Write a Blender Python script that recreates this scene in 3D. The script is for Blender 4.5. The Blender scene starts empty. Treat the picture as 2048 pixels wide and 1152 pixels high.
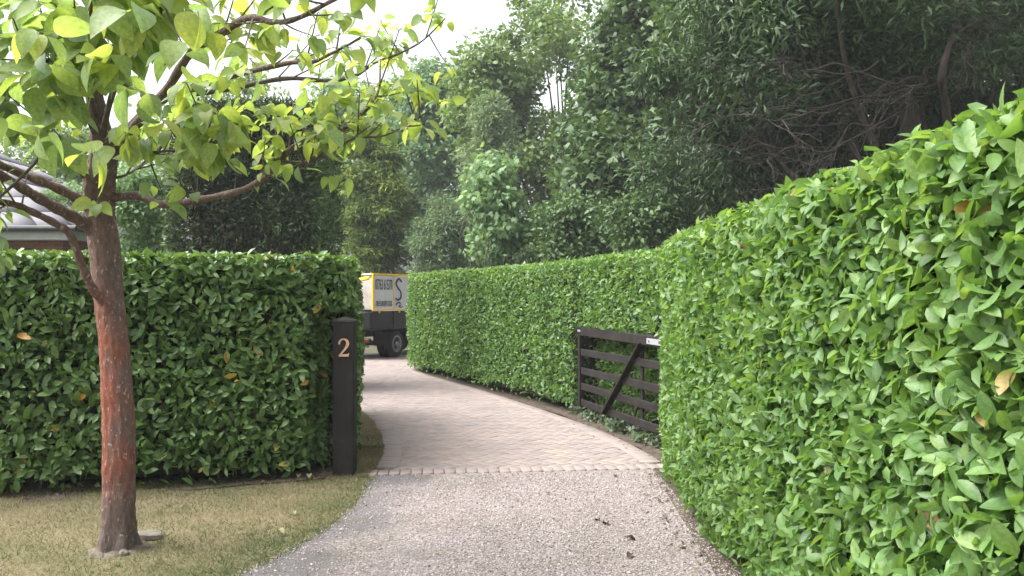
import bpy, math, random
import numpy as np
from mathutils import Matrix, Vector, Quaternion

# ------------------------------------------------------------------ camera, sky, sun, exposure
SC = bpy.context.scene
COL = SC.collection
F = 1704.0; HZ = 595.0; EYE = 1.6            # focal length in photo pixels, horizon row, eye height
cd = bpy.data.cameras.new("camera"); cam = bpy.data.objects.new("camera", cd); COL.objects.link(cam)
cd.sensor_width = 36.0; cd.lens = 36.0 * F / 2048.0; cd.clip_start = 0.05; cd.clip_end = 2000
cam.location = (0, 0, EYE)
cam.rotation_euler = (math.radians(90) + math.atan((HZ - 576) / F), 0, 0)
SC.camera = cam

SUN_EL, SUN_AZ = 55.0, -98.0                 # azimuth measured from +Y (view direction), negative = left
w = bpy.data.worlds.new("World"); SC.world = w; w.use_nodes = True
nt = w.node_tree; nt.nodes.clear()
sky = nt.nodes.new("ShaderNodeTexSky"); sky.sky_type = 'NISHITA'; sky.sun_disc = False
sky.sun_elevation = math.radians(SUN_EL); sky.sun_rotation = math.radians(SUN_AZ)
sky.air_density = 1.0; sky.dust_density = 6.0; sky.ozone_density = 1.0
hs = nt.nodes.new("ShaderNodeHueSaturation"); hs.inputs["Saturation"].default_value = 0.22
bgn = nt.nodes.new("ShaderNodeBackground"); bgn.inputs["Strength"].default_value = 0.15
wo = nt.nodes.new("ShaderNodeOutputWorld")
nt.links.new(sky.outputs[0], hs.inputs["Color"]); nt.links.new(hs.outputs[0], bgn.inputs[0]); nt.links.new(bgn.outputs[0], wo.inputs[0])
sd = bpy.data.lights.new("sun", 'SUN'); sd.energy = 1.4; sd.angle = math.radians(55); sd.color = (1.0, 0.97, 0.92)
sun = bpy.data.objects.new("sun", sd); COL.objects.link(sun)
_e, _a = math.radians(SUN_EL), math.radians(SUN_AZ)
sun_dir = Vector((math.sin(_a) * math.cos(_e), math.cos(_a) * math.cos(_e), math.sin(_e)))
sun.rotation_euler = sun_dir.to_track_quat('Z', 'Y').to_euler(); sun.location = sun_dir * 60
SC.view_settings.view_transform = 'Standard'; SC.view_settings.look = 'None'
SC.view_settings.gamma = 1.0; SC.view_settings.use_curve_mapping = False
SC.view_settings.exposure = 1.62
SC.cycles.use_denoising = True
HAZE = 0.0010                                 # density of the added veil haze
SC.cycles.max_bounces = 6; SC.cycles.transparent_max_bounces = 2; SC.cycles.use_adaptive_sampling = True; SC.cycles.adaptive_threshold = .025
SC.cycles.use_light_tree = False; SC.cycles.diffuse_bounces = 3; SC.cycles.glossy_bounces = 1; SC.cycles.transmission_bounces = 3; SC.cycles.volume_bounces = 0; SC.cycles.sample_clamp_indirect = 4

# ------------------------------------------------------------------ helpers
rng = np.random.default_rng(11)
random.seed(5)

def P(u, v, D):
    """world point seen at photo pixel (u, v) at depth D metres"""
    return np.array([(u - 1024) / F * D, D, EYE + (HZ - v) / F * D])

def proj(p):
    p = np.asarray(p, float)
    return 1024 + F * p[..., 0] / np.maximum(p[..., 1], .05), HZ - F * (p[..., 2] - EYE) / np.maximum(p[..., 1], .05)

def norm(a):
    a = np.asarray(a, float)
    return a / np.maximum(np.linalg.norm(a, axis=-1, keepdims=True), 1e-9)

def wob(p, k=1.0, ph=0.0):
    x, y, z = p[..., 0] * k + ph, p[..., 1] * k + ph * 1.7, p[..., 2] * k - ph
    return (np.sin(x * 1.7 + 1.3 * np.sin(y * 1.1)) + np.sin(y * 2.3 + 1.1 * np.sin(z * 1.9 + .5)) + np.sin(z * 2.9 + 1.2 * np.sin(x * 1.3 + 1))) / 3

MATS = {}
def mesh_np(name, V, Fc, mat, tint=None, smooth=False):
    """big mesh from numpy arrays; Fc is (M,3) or (M,4)"""
    V = np.ascontiguousarray(V, np.float32); Fc = np.ascontiguousarray(Fc, np.int32)
    k = Fc.shape[1]; me = bpy.data.meshes.new(name)
    me.vertices.add(len(V)); me.vertices.foreach_set("co", V.ravel())
    me.loops.add(Fc.size); me.loops.foreach_set("vertex_index", Fc.ravel())
    me.polygons.add(len(Fc)); me.polygons.foreach_set("loop_start", np.arange(0, Fc.size, k, dtype=np.int32))
    if tint is not None:
        at = me.attributes.new("tint", 'FLOAT', 'POINT'); at.data.foreach_set("value", np.ascontiguousarray(tint, np.float32))
    me.update(calc_edges=True)
    if smooth: me.polygons.foreach_set("use_smooth", np.ones(len(Fc), bool))
    me.materials.append(mat)
    return me

def add(name, me, parent=None, M=None, **props):
    o = bpy.data.objects.new(name, me); COL.objects.link(o)
    if parent is not None:
        o.parent = parent
        o.matrix_parent_inverse = Matrix.Translation(-parent.location) if not parent.get("_loc") else Matrix.Identity(4)
    if M is not None: o.matrix_basis = M
    for k, v in props.items(): o[k] = v
    return o

def thing(name, loc, label, cat, group=None, local=False):
    o = bpy.data.objects.new(name, None); COL.objects.link(o); o.location = Vector(loc); o.empty_display_size = .2
    o["label"] = label; o["category"] = cat
    if group: o["group"] = group
    if local: o["_loc"] = 1
    return o

class MB:
    """collects polygons for one small mesh"""
    def __init__(s): s.v = []; s.f = []
    def raw(s, V, Fc):
        b = len(s.v); s.v += [tuple(map(float, p)) for p in V]; s.f += [tuple(int(i) + b for i in f) for f in Fc]; return s
    def box(s, c, d, ax=None, bev=0.0):
        """box at centre c with full sizes d along the axes ax (3x3 rows)"""
        ax = np.eye(3) if ax is None else np.asarray(ax, float); c = np.asarray(c, float); h = np.asarray(d, float) / 2
        if bev <= 0:
            q = [(-1,-1,-1),(1,-1,-1),(1,1,-1),(-1,1,-1),(-1,-1,1),(1,-1,1),(1,1,1),(-1,1,1)]
            V = [c + (np.array(k) * h) @ ax for k in q]
            return s.raw(V, [(0,3,2,1),(4,5,6,7),(0,1,5,4),(1,2,6,5),(2,3,7,6),(3,0,4,7)])
        V = []; Fc = []
        b = min(bev, *(h * .9))
        idx = {}
        for sx in (-1, 1):
            for sy in (-1, 1):
                for sz in (-1, 1):
                    for a in range(3):
                        hh = h - b; hh[a] = h[a]
                        idx[(sx, sy, sz, a)] = len(V); V.append(c + (np.array([sx, sy, sz]) * hh) @ ax)
        for a in range(3):
            o1, o2 = (a + 1) % 3, (a + 2) % 3
            for sg in (-1, 1):
                f = []
                for p, q in ((-1,-1),(1,-1),(1,1),(-1,1)):
                    k = [0,0,0]; k[a] = sg; k[o1] = p; k[o2] = q; f.append(idx[(*k, a)])
                Fc.append(f if sg > 0 else f[::-1])
        for a in range(3):                      # chamfers along edges parallel to a
            o1, o2 = (a + 1) % 3, (a + 2) % 3
            for p in (-1, 1):
                for q in (-1, 1):
                    k0 = [0,0,0]; k0[a] = -1; k0[o1] = p; k0[o2] = q; k1 = list(k0); k1[a] = 1
                    f = [idx[(*k0, o1)], idx[(*k1, o1)], idx[(*k1, o2)], idx[(*k0, o2)]]
                    Fc.append(f if p * q < 0 else f[::-1])
        for sx in (-1, 1):
            for sy in (-1, 1):
                for sz in (-1, 1):
                    f = [idx[(sx, sy, sz, a)] for a in range(3)]
                    Fc.append(f if sx * sy * sz > 0 else f[::-1])
        return s.raw(V, Fc)
    def beam(s, a, b, wd, ht, up=(0, 0, 1), bev=0.0):
        a = np.asarray(a, float); b = np.asarray(b, float); d = norm(b - a)
        y = np.cross(up, d); y = norm(y); z = np.cross(d, y)
        return s.box((a + b) / 2, (np.linalg.norm(b - a), wd, ht), [d, y, z], bev)
    def tube(s, pts, rad, seg=8, cap=True):
        V, Fc = tube(pts, rad, seg); b = len(s.v)
        s.raw(V, Fc)
        if cap:
            n = len(V) // seg
            s.f.append(tuple(b + i for i in range(seg))[::-1]); s.f.append(tuple(b + (n - 1) * seg + i for i in range(seg)))
        return s
    def lathe(s, prof, c, axis, seg=24):
        """prof: list of (along, radius)"""
        axis = norm(axis); a = norm(np.cross(axis, (0, 0, 1) if abs(axis[2]) < .9 else (1, 0, 0))); bb = np.cross(axis, a)
        V = []; n = len(prof)
        for (h, r) in prof:
            for k in range(seg):
                t = 2 * math.pi * k / seg; V.append(np.asarray(c) + axis * h + r * (a * math.cos(t) + bb * math.sin(t)))
        Fc = [(i * seg + k, i * seg + (k + 1) % seg, (i + 1) * seg + (k + 1) % seg, (i + 1) * seg + k) for i in range(n - 1) for k in range(seg)]
        Fc.append(tuple(range(seg))[::-1]); Fc.append(tuple((n - 1) * seg + k for k in range(seg)))
        return s.raw(V, Fc)
    def mesh(s, name, mat, smooth=False):
        me = bpy.data.meshes.new(name); me.from_pydata(s.v, [], s.f); me.update()
        if smooth: me.polygons.foreach_set("use_smooth", np.ones(len(s.f), bool))
        me.materials.append(mat); return me
    def build(s, name, mat, parent=None, smooth=False, **props):
        return add(name, s.mesh(name, mat, smooth), parent, **props)

def tube(pts, rad, seg=8):
    pts = np.asarray(pts, float); n = len(pts); rad = np.broadcast_to(np.asarray(rad, float), (n,))
    T = norm(np.gradient(pts, axis=0)); N = np.zeros_like(pts)
    a = np.array([0, 0, 1.0]) if abs(T[0, 2]) < .9 else np.array([1.0, 0, 0])
    N[0] = norm(np.cross(T[0], a))
    for i in range(1, n):
        v = N[i - 1] - T[i] * np.dot(N[i - 1], T[i]); N[i] = norm(v)
    B = np.cross(T, N); th = np.linspace(0, 2 * np.pi, seg, endpoint=False)
    V = pts[:, None, :] + rad[:, None, None] * (N[:, None, :] * np.cos(th)[None, :, None] + B[:, None, :] * np.sin(th)[None, :, None])
    i = np.arange(n - 1)[:, None] * seg; k = np.arange(seg)[None, :]; k2 = (k + 1) % seg
    Fc = np.stack([i + k, i + k2, i + seg + k2, i + seg + k], -1).reshape(-1, 4)
    return V.reshape(-1, 3), Fc

def spline(pts, m=6):
    """Catmull-Rom through pts"""
    p = np.asarray(pts, float); p = np.vstack([2 * p[0] - p[1], p, 2 * p[-1] - p[-2]]); out = []
    for i in range(1, len(p) - 2):
        for t in np.linspace(0, 1, m, endpoint=False):
            a, b, c, d = p[i - 1], p[i], p[i + 1], p[i + 2]
            out.append(.5 * (2 * b + (c - a) * t + (2 * a - 5 * b + 4 * c - d) * t * t + (3 * b - a - 3 * c + d) * t ** 3))
    out.append(p[-2]); return np.array(out)

# ---- leaf templates: unit length along +Y, face normal +Z
def leaf_template(width, stations, droop=.25, fold=.12, tip=1.0, curl=0.0):
    """stations: list of (t, half width as share of width/2)"""
    V = []; Fc = []
    def z(t): return -droop * t * t + curl * math.sin(t * 3)
    V.append((0, 0, 0)); prev = None
    for (t, wd) in stations:
        hw = width / 2 * wd; b = len(V)
        V += [(-hw, t, z(t) + fold * hw * 2), (0, t, z(t)), (hw, t, z(t) + fold * hw * 2)]
        if prev is None: Fc += [(0, b + 1, b), (0, b + 2, b + 1)]
        else:
            for q in (0, 1): Fc += [(prev + q, prev + q + 1, b + q), (prev + q + 1, b + q + 1, b + q)]
        prev = b
    V.append((0, tip, z(tip))); e = len(V) - 1
    Fc += [(prev, prev + 1, e), (prev + 1, prev + 2, e)]
    return np.array(V, float), np.array(Fc, int)

LAUREL = leaf_template(.46, [(.28, .82), (.62, 1.0)], .22, .16)
LAUREL_FINE = leaf_template(.45, [(.10, .38), (.25, .78), (.45, 1.0), (.65, .96), (.82, .68), (.93, .34)], .24, .17)
BIG_LEAF = leaf_template(.66, [(.03, .42), (.12, .82), (.27, 1.0), (.45, .98), (.62, .82), (.77, .55), (.88, .27)], .26, .10, 1.0, .04)
LAUREL_CUT = leaf_template(.46, [(.22, .78), (.60, 1.0)], .18, .22, .58)
LAUREL_NARROW = leaf_template(.35, [(.3, .9), (.68, .95)], .45, .20)
LAUREL_FAR = leaf_template(.46, [(.5, 1.0)], .22, .16)
OVAL = leaf_template(.55, [(.45, 1.0)], .25, .15)
NEEDLE = (np.array([(0, 0, 0), (-.11, .5, -.03), (.11, .5, -.03), (0, 1, -.2)], float), np.array([(0, 2, 1), (1, 2, 3)]))
DIAMOND = (np.array([(0, 0, 0), (-.30, .48, .05), (.30, .48, .05), (0, 1, -.2)], float), np.array([(0, 2, 1), (1, 2, 3)]))
def lobed():
    a = [(-20, .25), (22, .62), (38, .40), (62, .88), (76, .55), (90, 1.0), (104, .55), (118, .88), (142, .40), (158, .62), (200, .25)]
    V = [(0, .12, 0)] + [(r * .62 * math.cos(math.radians(t)), .12 + r * .85 * math.sin(math.radians(t)), -.16 * r * r) for t, r in a]
    return np.array(V, float), np.array([(0, i, i + 1) for i in range(1, len(a))], int)
LOBED = lobed()
LOBED_LOW = (np.array([(0, 0, 0), (.50, .38, -.12), (.22, .50, -.06), (.0, 1, -.18), (-.22, .50, -.06), (-.50, .38, -.12), ], float), np.array([(0, 1, 2), (0, 2, 4), (2, 3, 4), (0, 4, 5)]))

def frames(n, d):
    """rotation matrices whose columns are right, direction, normal"""
    n = norm(n); d = d - n * np.sum(n * d, -1, keepdims=True); d = norm(d); r = np.cross(d, n)
    return np.stack([r, d, n], -1)

def scatter(name, tpl, pos, R, size, mat, tint, smooth=True):
    V, Fc = tpl; N = len(pos); k = len(V)
    W = np.einsum('nij,kj->nki', R, V) * np.asarray(size)[:, None, None] + np.asarray(pos)[:, None, :]
    I = (np.arange(N)[:, None, None] * k + Fc[None]).reshape(-1, 3)
    rib = (.13 * (np.abs(V[:, 0]) < 1e-6) - .05) if k > 9 else np.zeros(k)
    return mesh_np(name, W.reshape(-1, 3), I, mat, (np.asarray(tint)[:, None] + np.where(np.asarray(tint)[:, None] < .85, rib[None], 0)).ravel(), smooth)

def variants(name, tpl, mat, tints, smooth=True):
    V, Fc = tpl
    rib = (.13 * (np.abs(V[:, 0]) < 1e-6) - .05) if len(V) > 13 else np.zeros(len(V))
    return [mesh_np(name, V, Fc, mat, t + (rib if t < .85 else 0 * rib), smooth) for t in tints]

def place(name, meshes, tints, idx, pos, R, size, tint, parent):
    tt = np.asarray(tints)
    for i in idx:
        M = np.eye(4); M[:3, :3] = R[i] * size[i]; M[:3, 3] = pos[i]
        add(name, meshes[int(np.argmin(abs(tt - tint[i])))], parent, Matrix(M.tolist()))

def pick_largest(pos, size, nrm, depth, count=300, vis=None):
    u, v = proj(pos); D = pos[:, 1]
    ok = (D > .4) & (u > 5) & (u < 2043) & (v > 5) & (v < 1147)
    view = norm(pos - np.array([0, 0, EYE])); face = abs(np.sum(view * nrm, -1))
    sc = (size / np.maximum(D, .3)) ** 2 * (.25 + face) * np.exp(-depth * 14)
    if vis is not None: sc = sc * vis
    sc[~ok] = -1
    return np.argsort(-sc)[:count]

# ------------------------------------------------------------------ materials
def newmat(name):
    m = bpy.data.materials.new(name); m.use_nodes = True; t = m.node_tree; t.nodes.clear()
    return m, t, t.nodes.new("ShaderNodeOutputMaterial")

def ramp(t, stops, fac=None):
    r = t.nodes.new("ShaderNodeValToRGB"); e = r.color_ramp.elements
    while len(e) < len(stops): e.new(.5)
    for i, (p, c) in enumerate(stops): e[i].position = p; e[i].color = (*c, 1)
    if fac is not None: t.links.new(fac, r.inputs[0])
    return r

def noise(t, scale, detail=4, rough=.55, coord="Object", vec=None):
    n = t.nodes.new("ShaderNodeTexNoise"); n.inputs["Scale"].default_value = scale; n.inputs["Detail"].default_value = detail; n.inputs["Roughness"].default_value = rough
    if vec is None:
        c = t.nodes.new("ShaderNodeTexCoord"); vec = c.outputs[coord]
    t.links.new(vec, n.inputs["Vector"]); return n

def leaf_mat(name, stops, rough=.38, trans=.35, tcol=1.6, spec=.5, vein=True):
    m, t, out = newmat(name)
    at = t.nodes.new("ShaderNodeAttribute"); at.attribute_name = "tint"
    r = ramp(t, stops, at.outputs["Fac"])
    col = r.outputs[0]
    if vein:
        n = noise(t, 9, 3, .6); mx = t.nodes.new("ShaderNodeMix"); mx.data_type = 'RGBA'; mx.blend_type = 'MULTIPLY'
        rr = ramp(t, [(.3, (.72, .74, .70)), (.7, (1.18, 1.16, 1.1))], n.outputs["Fac"])
        mx.inputs[0].default_value = 1; t.links.new(col, mx.inputs[6]); t.links.new(rr.outputs[0], mx.inputs[7]); col = mx.outputs[2]
    b = t.nodes.new("ShaderNodeBsdfPrincipled"); t.links.new(col, b.inputs["Base Color"])
    b.inputs["Roughness"].default_value = rough; b.inputs["Specular IOR Level"].default_value = spec
    tr = t.nodes.new("ShaderNodeBsdfTranslucent")
    mul = t.nodes.new("ShaderNodeMix"); mul.data_type = 'RGBA'; mul.blend_type = 'MULTIPLY'; mul.inputs[0].default_value = 1
    t.links.new(col, mul.inputs[6]); mul.inputs[7].default_value = (tcol * 1.15, tcol * 1.08, tcol * .5, 1)
    t.links.new(mul.outputs[2], tr.inputs[0])
    mix = t.nodes.new("ShaderNodeMixShader"); mix.inputs[0].default_value = trans
    t.links.new(b.outputs[0], mix.inputs[1]); t.links.new(tr.outputs[0], mix.inputs[2]); t.links.new(mix.outputs[0], out.inputs[0])
    return m

def surf(name, c0, c1, scale=8, rough=.8, bump=.3, bscale=None, metallic=0.0, spec=.4, detail=6, tint=False, bdist=.01, world=False):
    m, t, out = newmat(name)
    b = t.nodes.new("ShaderNodeBsdfPrincipled"); t.links.new(b.outputs[0], out.inputs[0])
    wv = t.nodes.new("ShaderNodeNewGeometry").outputs["Position"] if world else None
    n = noise(t, scale, detail, vec=wv); r = ramp(t, [(.3, c0), (.7, c1)], n.outputs["Fac"]); col = r.outputs[0]
    if tint:
        at = t.nodes.new("ShaderNodeAttribute"); at.attribute_name = "tint"
        tr = ramp(t, tint, at.outputs["Fac"]); mx = t.nodes.new("ShaderNodeMix"); mx.data_type = 'RGBA'; mx.blend_type = 'MULTIPLY'; mx.inputs[0].default_value = 1
        t.links.new(tr.outputs[0], mx.inputs[6]); t.links.new(col, mx.inputs[7]); col = mx.outputs[2]
    t.links.new(col, b.inputs["Base Color"]); b.inputs["Roughness"].default_value = rough
    b.inputs["Metallic"].default_value = metallic; b.inputs["Specular IOR Level"].default_value = spec
    if bump:
        n2 = noise(t, bscale or scale * 4, 5, .6, vec=wv); bp = t.nodes.new("ShaderNodeBump"); bp.inputs["Strength"].default_value = bump; bp.inputs["Distance"].default_value = bdist
        t.links.new(n2.outputs["Fac"], bp.inputs["Height"]); t.links.new(bp.outputs[0], b.inputs["Normal"])
    return m

M_HEDGE_R = leaf_mat("laurel_leaf_lit", [(0, (.050, .108, .036)), (.35, (.090, .186, .052)), (.7, (.140, .255, .074)), (.93, (.215, .33, .11)), (.96, (.36, .27, .09)), (1, (.30, .17, .06))], .46, .38)
M_HEDGE_L = leaf_mat("laurel_leaf_shaded", [(0, (.048, .092, .032)), (.35, (.090, .172, .050)), (.7, (.132, .232, .068)), (.93, (.195, .28, .10)), (.97, (.45, .34, .05)), (1, (.50, .26, .05))], .33, .22)  # same laurel, ramp shifted darker: the hedge's shade put into the leaf colour
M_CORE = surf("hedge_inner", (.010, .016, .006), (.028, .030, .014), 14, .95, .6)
M_STEM = surf("hedge_stem", (.05, .04, .03), (.11, .09, .07), 20, .9, .5)
M_GLEAF = leaf_mat("garden_tree_leaf", [(0, (.15, .24, .14)), (.4, (.20, .30, .15)), (.75, (.26, .36, .13)), (1, (.35, .42, .13))], .45, .56, 1.5)
M_TWIG = surf("twig_bark", (.05, .042, .036), (.12, .10, .085), 18, .9, .6)
M_BARK = surf("tree_bark", (.045, .037, .03), (.12, .10, .08), 6, .92, .8, 22, bdist=.03)
M_DEAD = surf("dead_twig", (.020, .016, .014), (.065, .053, .046), 9, .9, .3)
def grain(name, c0, c1, stretch):
    m, t, out = newmat(name); b = t.nodes.new("ShaderNodeBsdfPrincipled"); t.links.new(b.outputs[0], out.inputs[0])
    co = t.nodes.new("ShaderNodeTexCoord"); mp = t.nodes.new("ShaderNodeMapping"); mp.inputs["Scale"].default_value = stretch; t.links.new(co.outputs["Object"], mp.inputs[0])
    n = noise(t, 30, 6, .7, vec=mp.outputs[0]); n2 = noise(t, 5, 4, .6); ad = t.nodes.new("ShaderNodeMath"); ad.operation = 'ADD'
    t.links.new(n.outputs["Fac"], ad.inputs[0]); t.links.new(n2.outputs["Fac"], ad.inputs[1])
    hf = t.nodes.new("ShaderNodeMath"); hf.operation = 'MULTIPLY'; hf.inputs[1].default_value = .5; t.links.new(ad.outputs[0], hf.inputs[0])
    r = ramp(t, [(.36, c0), (.64, c1)], hf.outputs[0]); t.links.new(r.outputs[0], b.inputs["Base Color"]); b.inputs["Roughness"].default_value = .75; b.inputs["Specular IOR Level"].default_value = .3
    bp = t.nodes.new("ShaderNodeBump"); bp.inputs["Strength"].default_value = .6; bp.inputs["Distance"].default_value = .006; t.links.new(n.outputs["Fac"], bp.inputs["Height"]); t.links.new(bp.outputs[0], b.inputs["Normal"])
    return m
M_SOIL = surf("soil", (.045, .034, .025), (.12, .095, .07), 9, .97, .8, 30, bdist=.02)

# ------------------------------------------------------------------ ground, lawn, drive, paving
def smooth_poly(pts, m=8): return spline(np.c_[np.array(pts, float), np.zeros(len(pts))], m)[:, :2]

def fill(name, poly, z, mat, parent=None, **props):
    import bmesh
    bm = bmesh.new(); vs = [bm.verts.new((x, y, z)) for x, y in poly]; f = bm.faces.new(vs)
    if f.normal.z < 0: f.normal_flip()
    bmesh.ops.triangulate(bm, faces=[f]); me = bpy.data.meshes.new(name); bm.to_mesh(me); bm.free(); me.materials.append(mat)
    return add(name, me, parent, **props)

def ground_mat():
    m, t, out = newmat("rough_ground"); b = t.nodes.new("ShaderNodeBsdfPrincipled"); t.links.new(b.outputs[0], out.inputs[0])
    n = noise(t, .6, 8, .65); r = ramp(t, [(.3, (.030, .034, .016)), (.55, (.07, .065, .035)), (.75, (.05, .075, .028))], n.outputs["Fac"])
    t.links.new(r.outputs[0], b.inputs["Base Color"]); b.inputs["Roughness"].default_value = .95
    return m
M_GROUND = ground_mat()
g = 700.0
add("ground", mesh_np("ground", [(-g, -g, -.03), (g, -g, -.03), (g, g, -.03), (-g, g, -.03)], [(0, 1, 2, 3)], M_GROUND), kind="structure")

def lawn_mat():
    m, t, out = newmat("dry_lawn"); b = t.nodes.new("ShaderNodeBsdfPrincipled"); t.links.new(b.outputs[0], out.inputs[0])
    n = noise(t, 1.1, 5, .6); n2 = noise(t, 55, 4, .7)
    r = ramp(t, [(.32, (.115, .122, .062)), (.5, (.18, .162, .10)), (.68, (.26, .215, .15))], n.outputs["Fac"])
    r2 = ramp(t, [(.3, (.55, .55, .5)), (.7, (1.25, 1.2, 1.1))], n2.outputs["Fac"])
    mx = t.nodes.new("ShaderNodeMix"); mx.data_type = 'RGBA'; mx.blend_type = 'MULTIPLY'; mx.inputs[0].default_value = 1
    t.links.new(r.outputs[0], mx.inputs[6]); t.links.new(r2.outputs[0], mx.inputs[7]); t.links.new(mx.outputs[2], b.inputs["Base Color"])
    b.inputs["Roughness"].default_value = .95; b.inputs["Specular IOR Level"].default_value = .15
    bp = t.nodes.new("ShaderNodeBump"); bp.inputs["Strength"].default_value = .8; bp.inputs["Distance"].default_value = .02
    t.links.new(n2.outputs["Fac"], bp.inputs["Height"]); t.links.new(bp.outputs[0], b.inputs["Normal"])
    return m
M_LAWN = lawn_mat()
# left edge of the drive, from beside the post towards the camera
EDGE = smooth_poly([(-1.24, 8.0), (-1.23, 7.57), (-1.21, 6.9), (-1.22, 6.4), (-1.30, 5.74), (-1.52, 5.0), (-1.95, 4.2), (-2.7, 3.3), (-3.9, 2.2), (-6.0, 1.0)], 8)
def edge_x(y): return np.interp(y, EDGE[::-1, 1], EDGE[::-1, 0])
# lawn as a gently uneven sheet: rows follow the drive edge
ys = np.linspace(1.0, 12.4, 120); ts = np.linspace(0, 1, 60) ** 1.3
LV = np.array([[(edge_x(y) if y < 7.7 else np.interp(y, [7.7, 8.2, 9.0, 10.2, 12.2], [-1.21, -1.21, -1.29, -1.53, -2.1])) - t * 14, y, 0.0] for y in ys for t in ts])
LV[:, 2] = .004 + .012 * wob(LV, .9) + .006 * wob(LV, 3.1) + .012
LV[:, 2] *= np.clip((edge_x(LV[:, 1]) - LV[:, 0]) * 6 + .15, .15, 1)
nx = len(ts); LF = [(i * nx + j, (i + 1) * nx + j, (i + 1) * nx + j + 1, i * nx + j + 1) for i in range(len(ys) - 1) for j in range(nx - 1)]
lawn = add("lawn", mesh_np("lawn", LV, LF, M_LAWN, smooth=True), kind="structure")
def lawn_z(x, y):
    p = np.stack([x, y, np.zeros_like(x)], -1)
    z = .004 + .012 * wob(p, .9) + .006 * wob(p, 3.1) + .012
    return z * np.clip((edge_x(y) - x) * 6 + .15, .15, 1)

def gravel_mat():
    m, t, out = newmat("worn_gravel_drive"); b = t.nodes.new("ShaderNodeBsdfPrincipled"); t.links.new(b.outputs[0], out.inputs[0])
    co = t.nodes.new("ShaderNodeTexCoord")
    vo = t.nodes.new("ShaderNodeTexVoronoi"); vo.inputs["Scale"].default_value = 95; t.links.new(co.outputs["Object"], vo.inputs["Vector"])
    r = ramp(t, [(0, (.115, .104, .104)), (.4, (.20, .178, .174)), (.75, (.28, .245, .236)), (1, (.40, .36, .345))], None)
    sep = t.nodes.new("ShaderNodeSeparateColor"); t.links.new(vo.outputs["Color"], sep.inputs[0]); t.links.new(sep.outputs[0], r.inputs[0])
    # bare tarmac showing where the chippings have worn away: along the left and in patches
    n = noise(t, 1.3, 5, .6); sx = t.nodes.new("ShaderNodeSeparateXYZ"); t.links.new(co.outputs["Object"], sx.inputs[0])
    mr = t.nodes.new("ShaderNodeMapRange"); mr.inputs[1].default_value = -1.35; mr.inputs[2].default_value = -.35; mr.inputs[3].default_value = .34; mr.inputs[4].default_value = -.10
    t.links.new(sx.outputs[0], mr.inputs[0])
    ad = t.nodes.new("ShaderNodeMath"); ad.operation = 'ADD'; t.links.new(n.outputs["Fac"], ad.inputs[0]); t.links.new(mr.outputs[0], ad.inputs[1])
    mk = ramp(t, [(.56, (0, 0, 0)), (.72, (1, 1, 1))], ad.outputs[0])
    n2 = noise(t, 110, 5, .8); tar = ramp(t, [(.34, (.06, .057, .06)), (.66, (.20, .19, .195))], n2.outputs["Fac"])
    mx = t.nodes.new("ShaderNodeMix"); mx.data_type = 'RGBA'; t.links.new(mk.outputs[0], mx.inputs[0]); t.links.new(r.outputs[0], mx.inputs[6]); t.links.new(tar.outputs[0], mx.inputs[7])
    n3 = noise(t, 2.4, 4, .6); st = ramp(t, [(.35, (.80, .77, .70)), (.65, (1.08, 1.05, 1.06))], n3.outputs["Fac"])
    m2 = t.nodes.new("ShaderNodeMix"); m2.data_type = 'RGBA'; m2.blend_type = 'MULTIPLY'; m2.inputs[0].default_value = 1
    t.links.new(mx.outputs[2], m2.inputs[6]); t.links.new(st.outputs[0], m2.inputs[7]); t.links.new(m2.outputs[2], b.inputs["Base Color"])
    b.inputs["Roughness"].default_value = .85
    bp = t.nodes.new("ShaderNodeBump"); bp.inputs["Strength"].default_value = .7; bp.inputs["Distance"].default_value = .006
    t.links.new(vo.outputs["Distance"], bp.inputs["Height"]); bp.invert = True; t.links.new(bp.outputs[0], b.inputs["Normal"])
    return m
M_GRAVEL = gravel_mat()
def thr_y(x): return 7.66 + (np.asarray(x) + 1.22) * .105        # front line of the block paving
ep = [tuple(p) for p in EDGE if p[1] < 7.55]
drive_poly = [(2.2, float(thr_y(2.2)) - .0), (-1.22, float(thr_y(-1.22)))] + ep + [(-6.0, -6.0), (2.2, -6.0)]
drive = fill("gravel_drive", drive_poly, .006, M_GRAVEL, kind="structure")
# soil under the hedges
fill("hedge_bed_soil", [(1.17, -3), (3.2, -3), (3.2, 10), (2.6, 12.8), (-.2, 19.8), (-2.4, 19.6), (-2.15, 18.2), (.66, 11.6), (1.36, 9.0), (1.30, 7.9), (1.17, 5)], .009, M_SOIL, kind="structure")
def rough_edge(poly, a=.05, step=.07):
    c = np.array(poly + poly[:1], float); L = np.r_[0, np.cumsum(np.linalg.norm(np.diff(c, axis=0), axis=1))]; q = np.arange(0, L[-1], step)
    p = np.c_[np.interp(q, L, c[:, 0]), np.interp(q, L, c[:, 1])]; z3 = np.c_[p, np.zeros(len(p))]
    return [tuple(v) for v in p + a * np.c_[wob(z3, 7.0), wob(z3, 6.0, 3)] + .35 * a * np.c_[wob(z3, 23.0), wob(z3, 25.0, 2)]]
lv2 = [(-9.0, 5.0), (-3.9, 6.52), (-1.9, 7.36), (-1.66, 7.46), (-1.60, 7.95), (-2.02, 10.3), (-2.65, 12.2), (-4.1, 12), (-3.4, 9.4), (-9, 7)]
fill("hedge_bed_soil", rough_edge(lv2), .020, M_SOIL, kind="structure")

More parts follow.
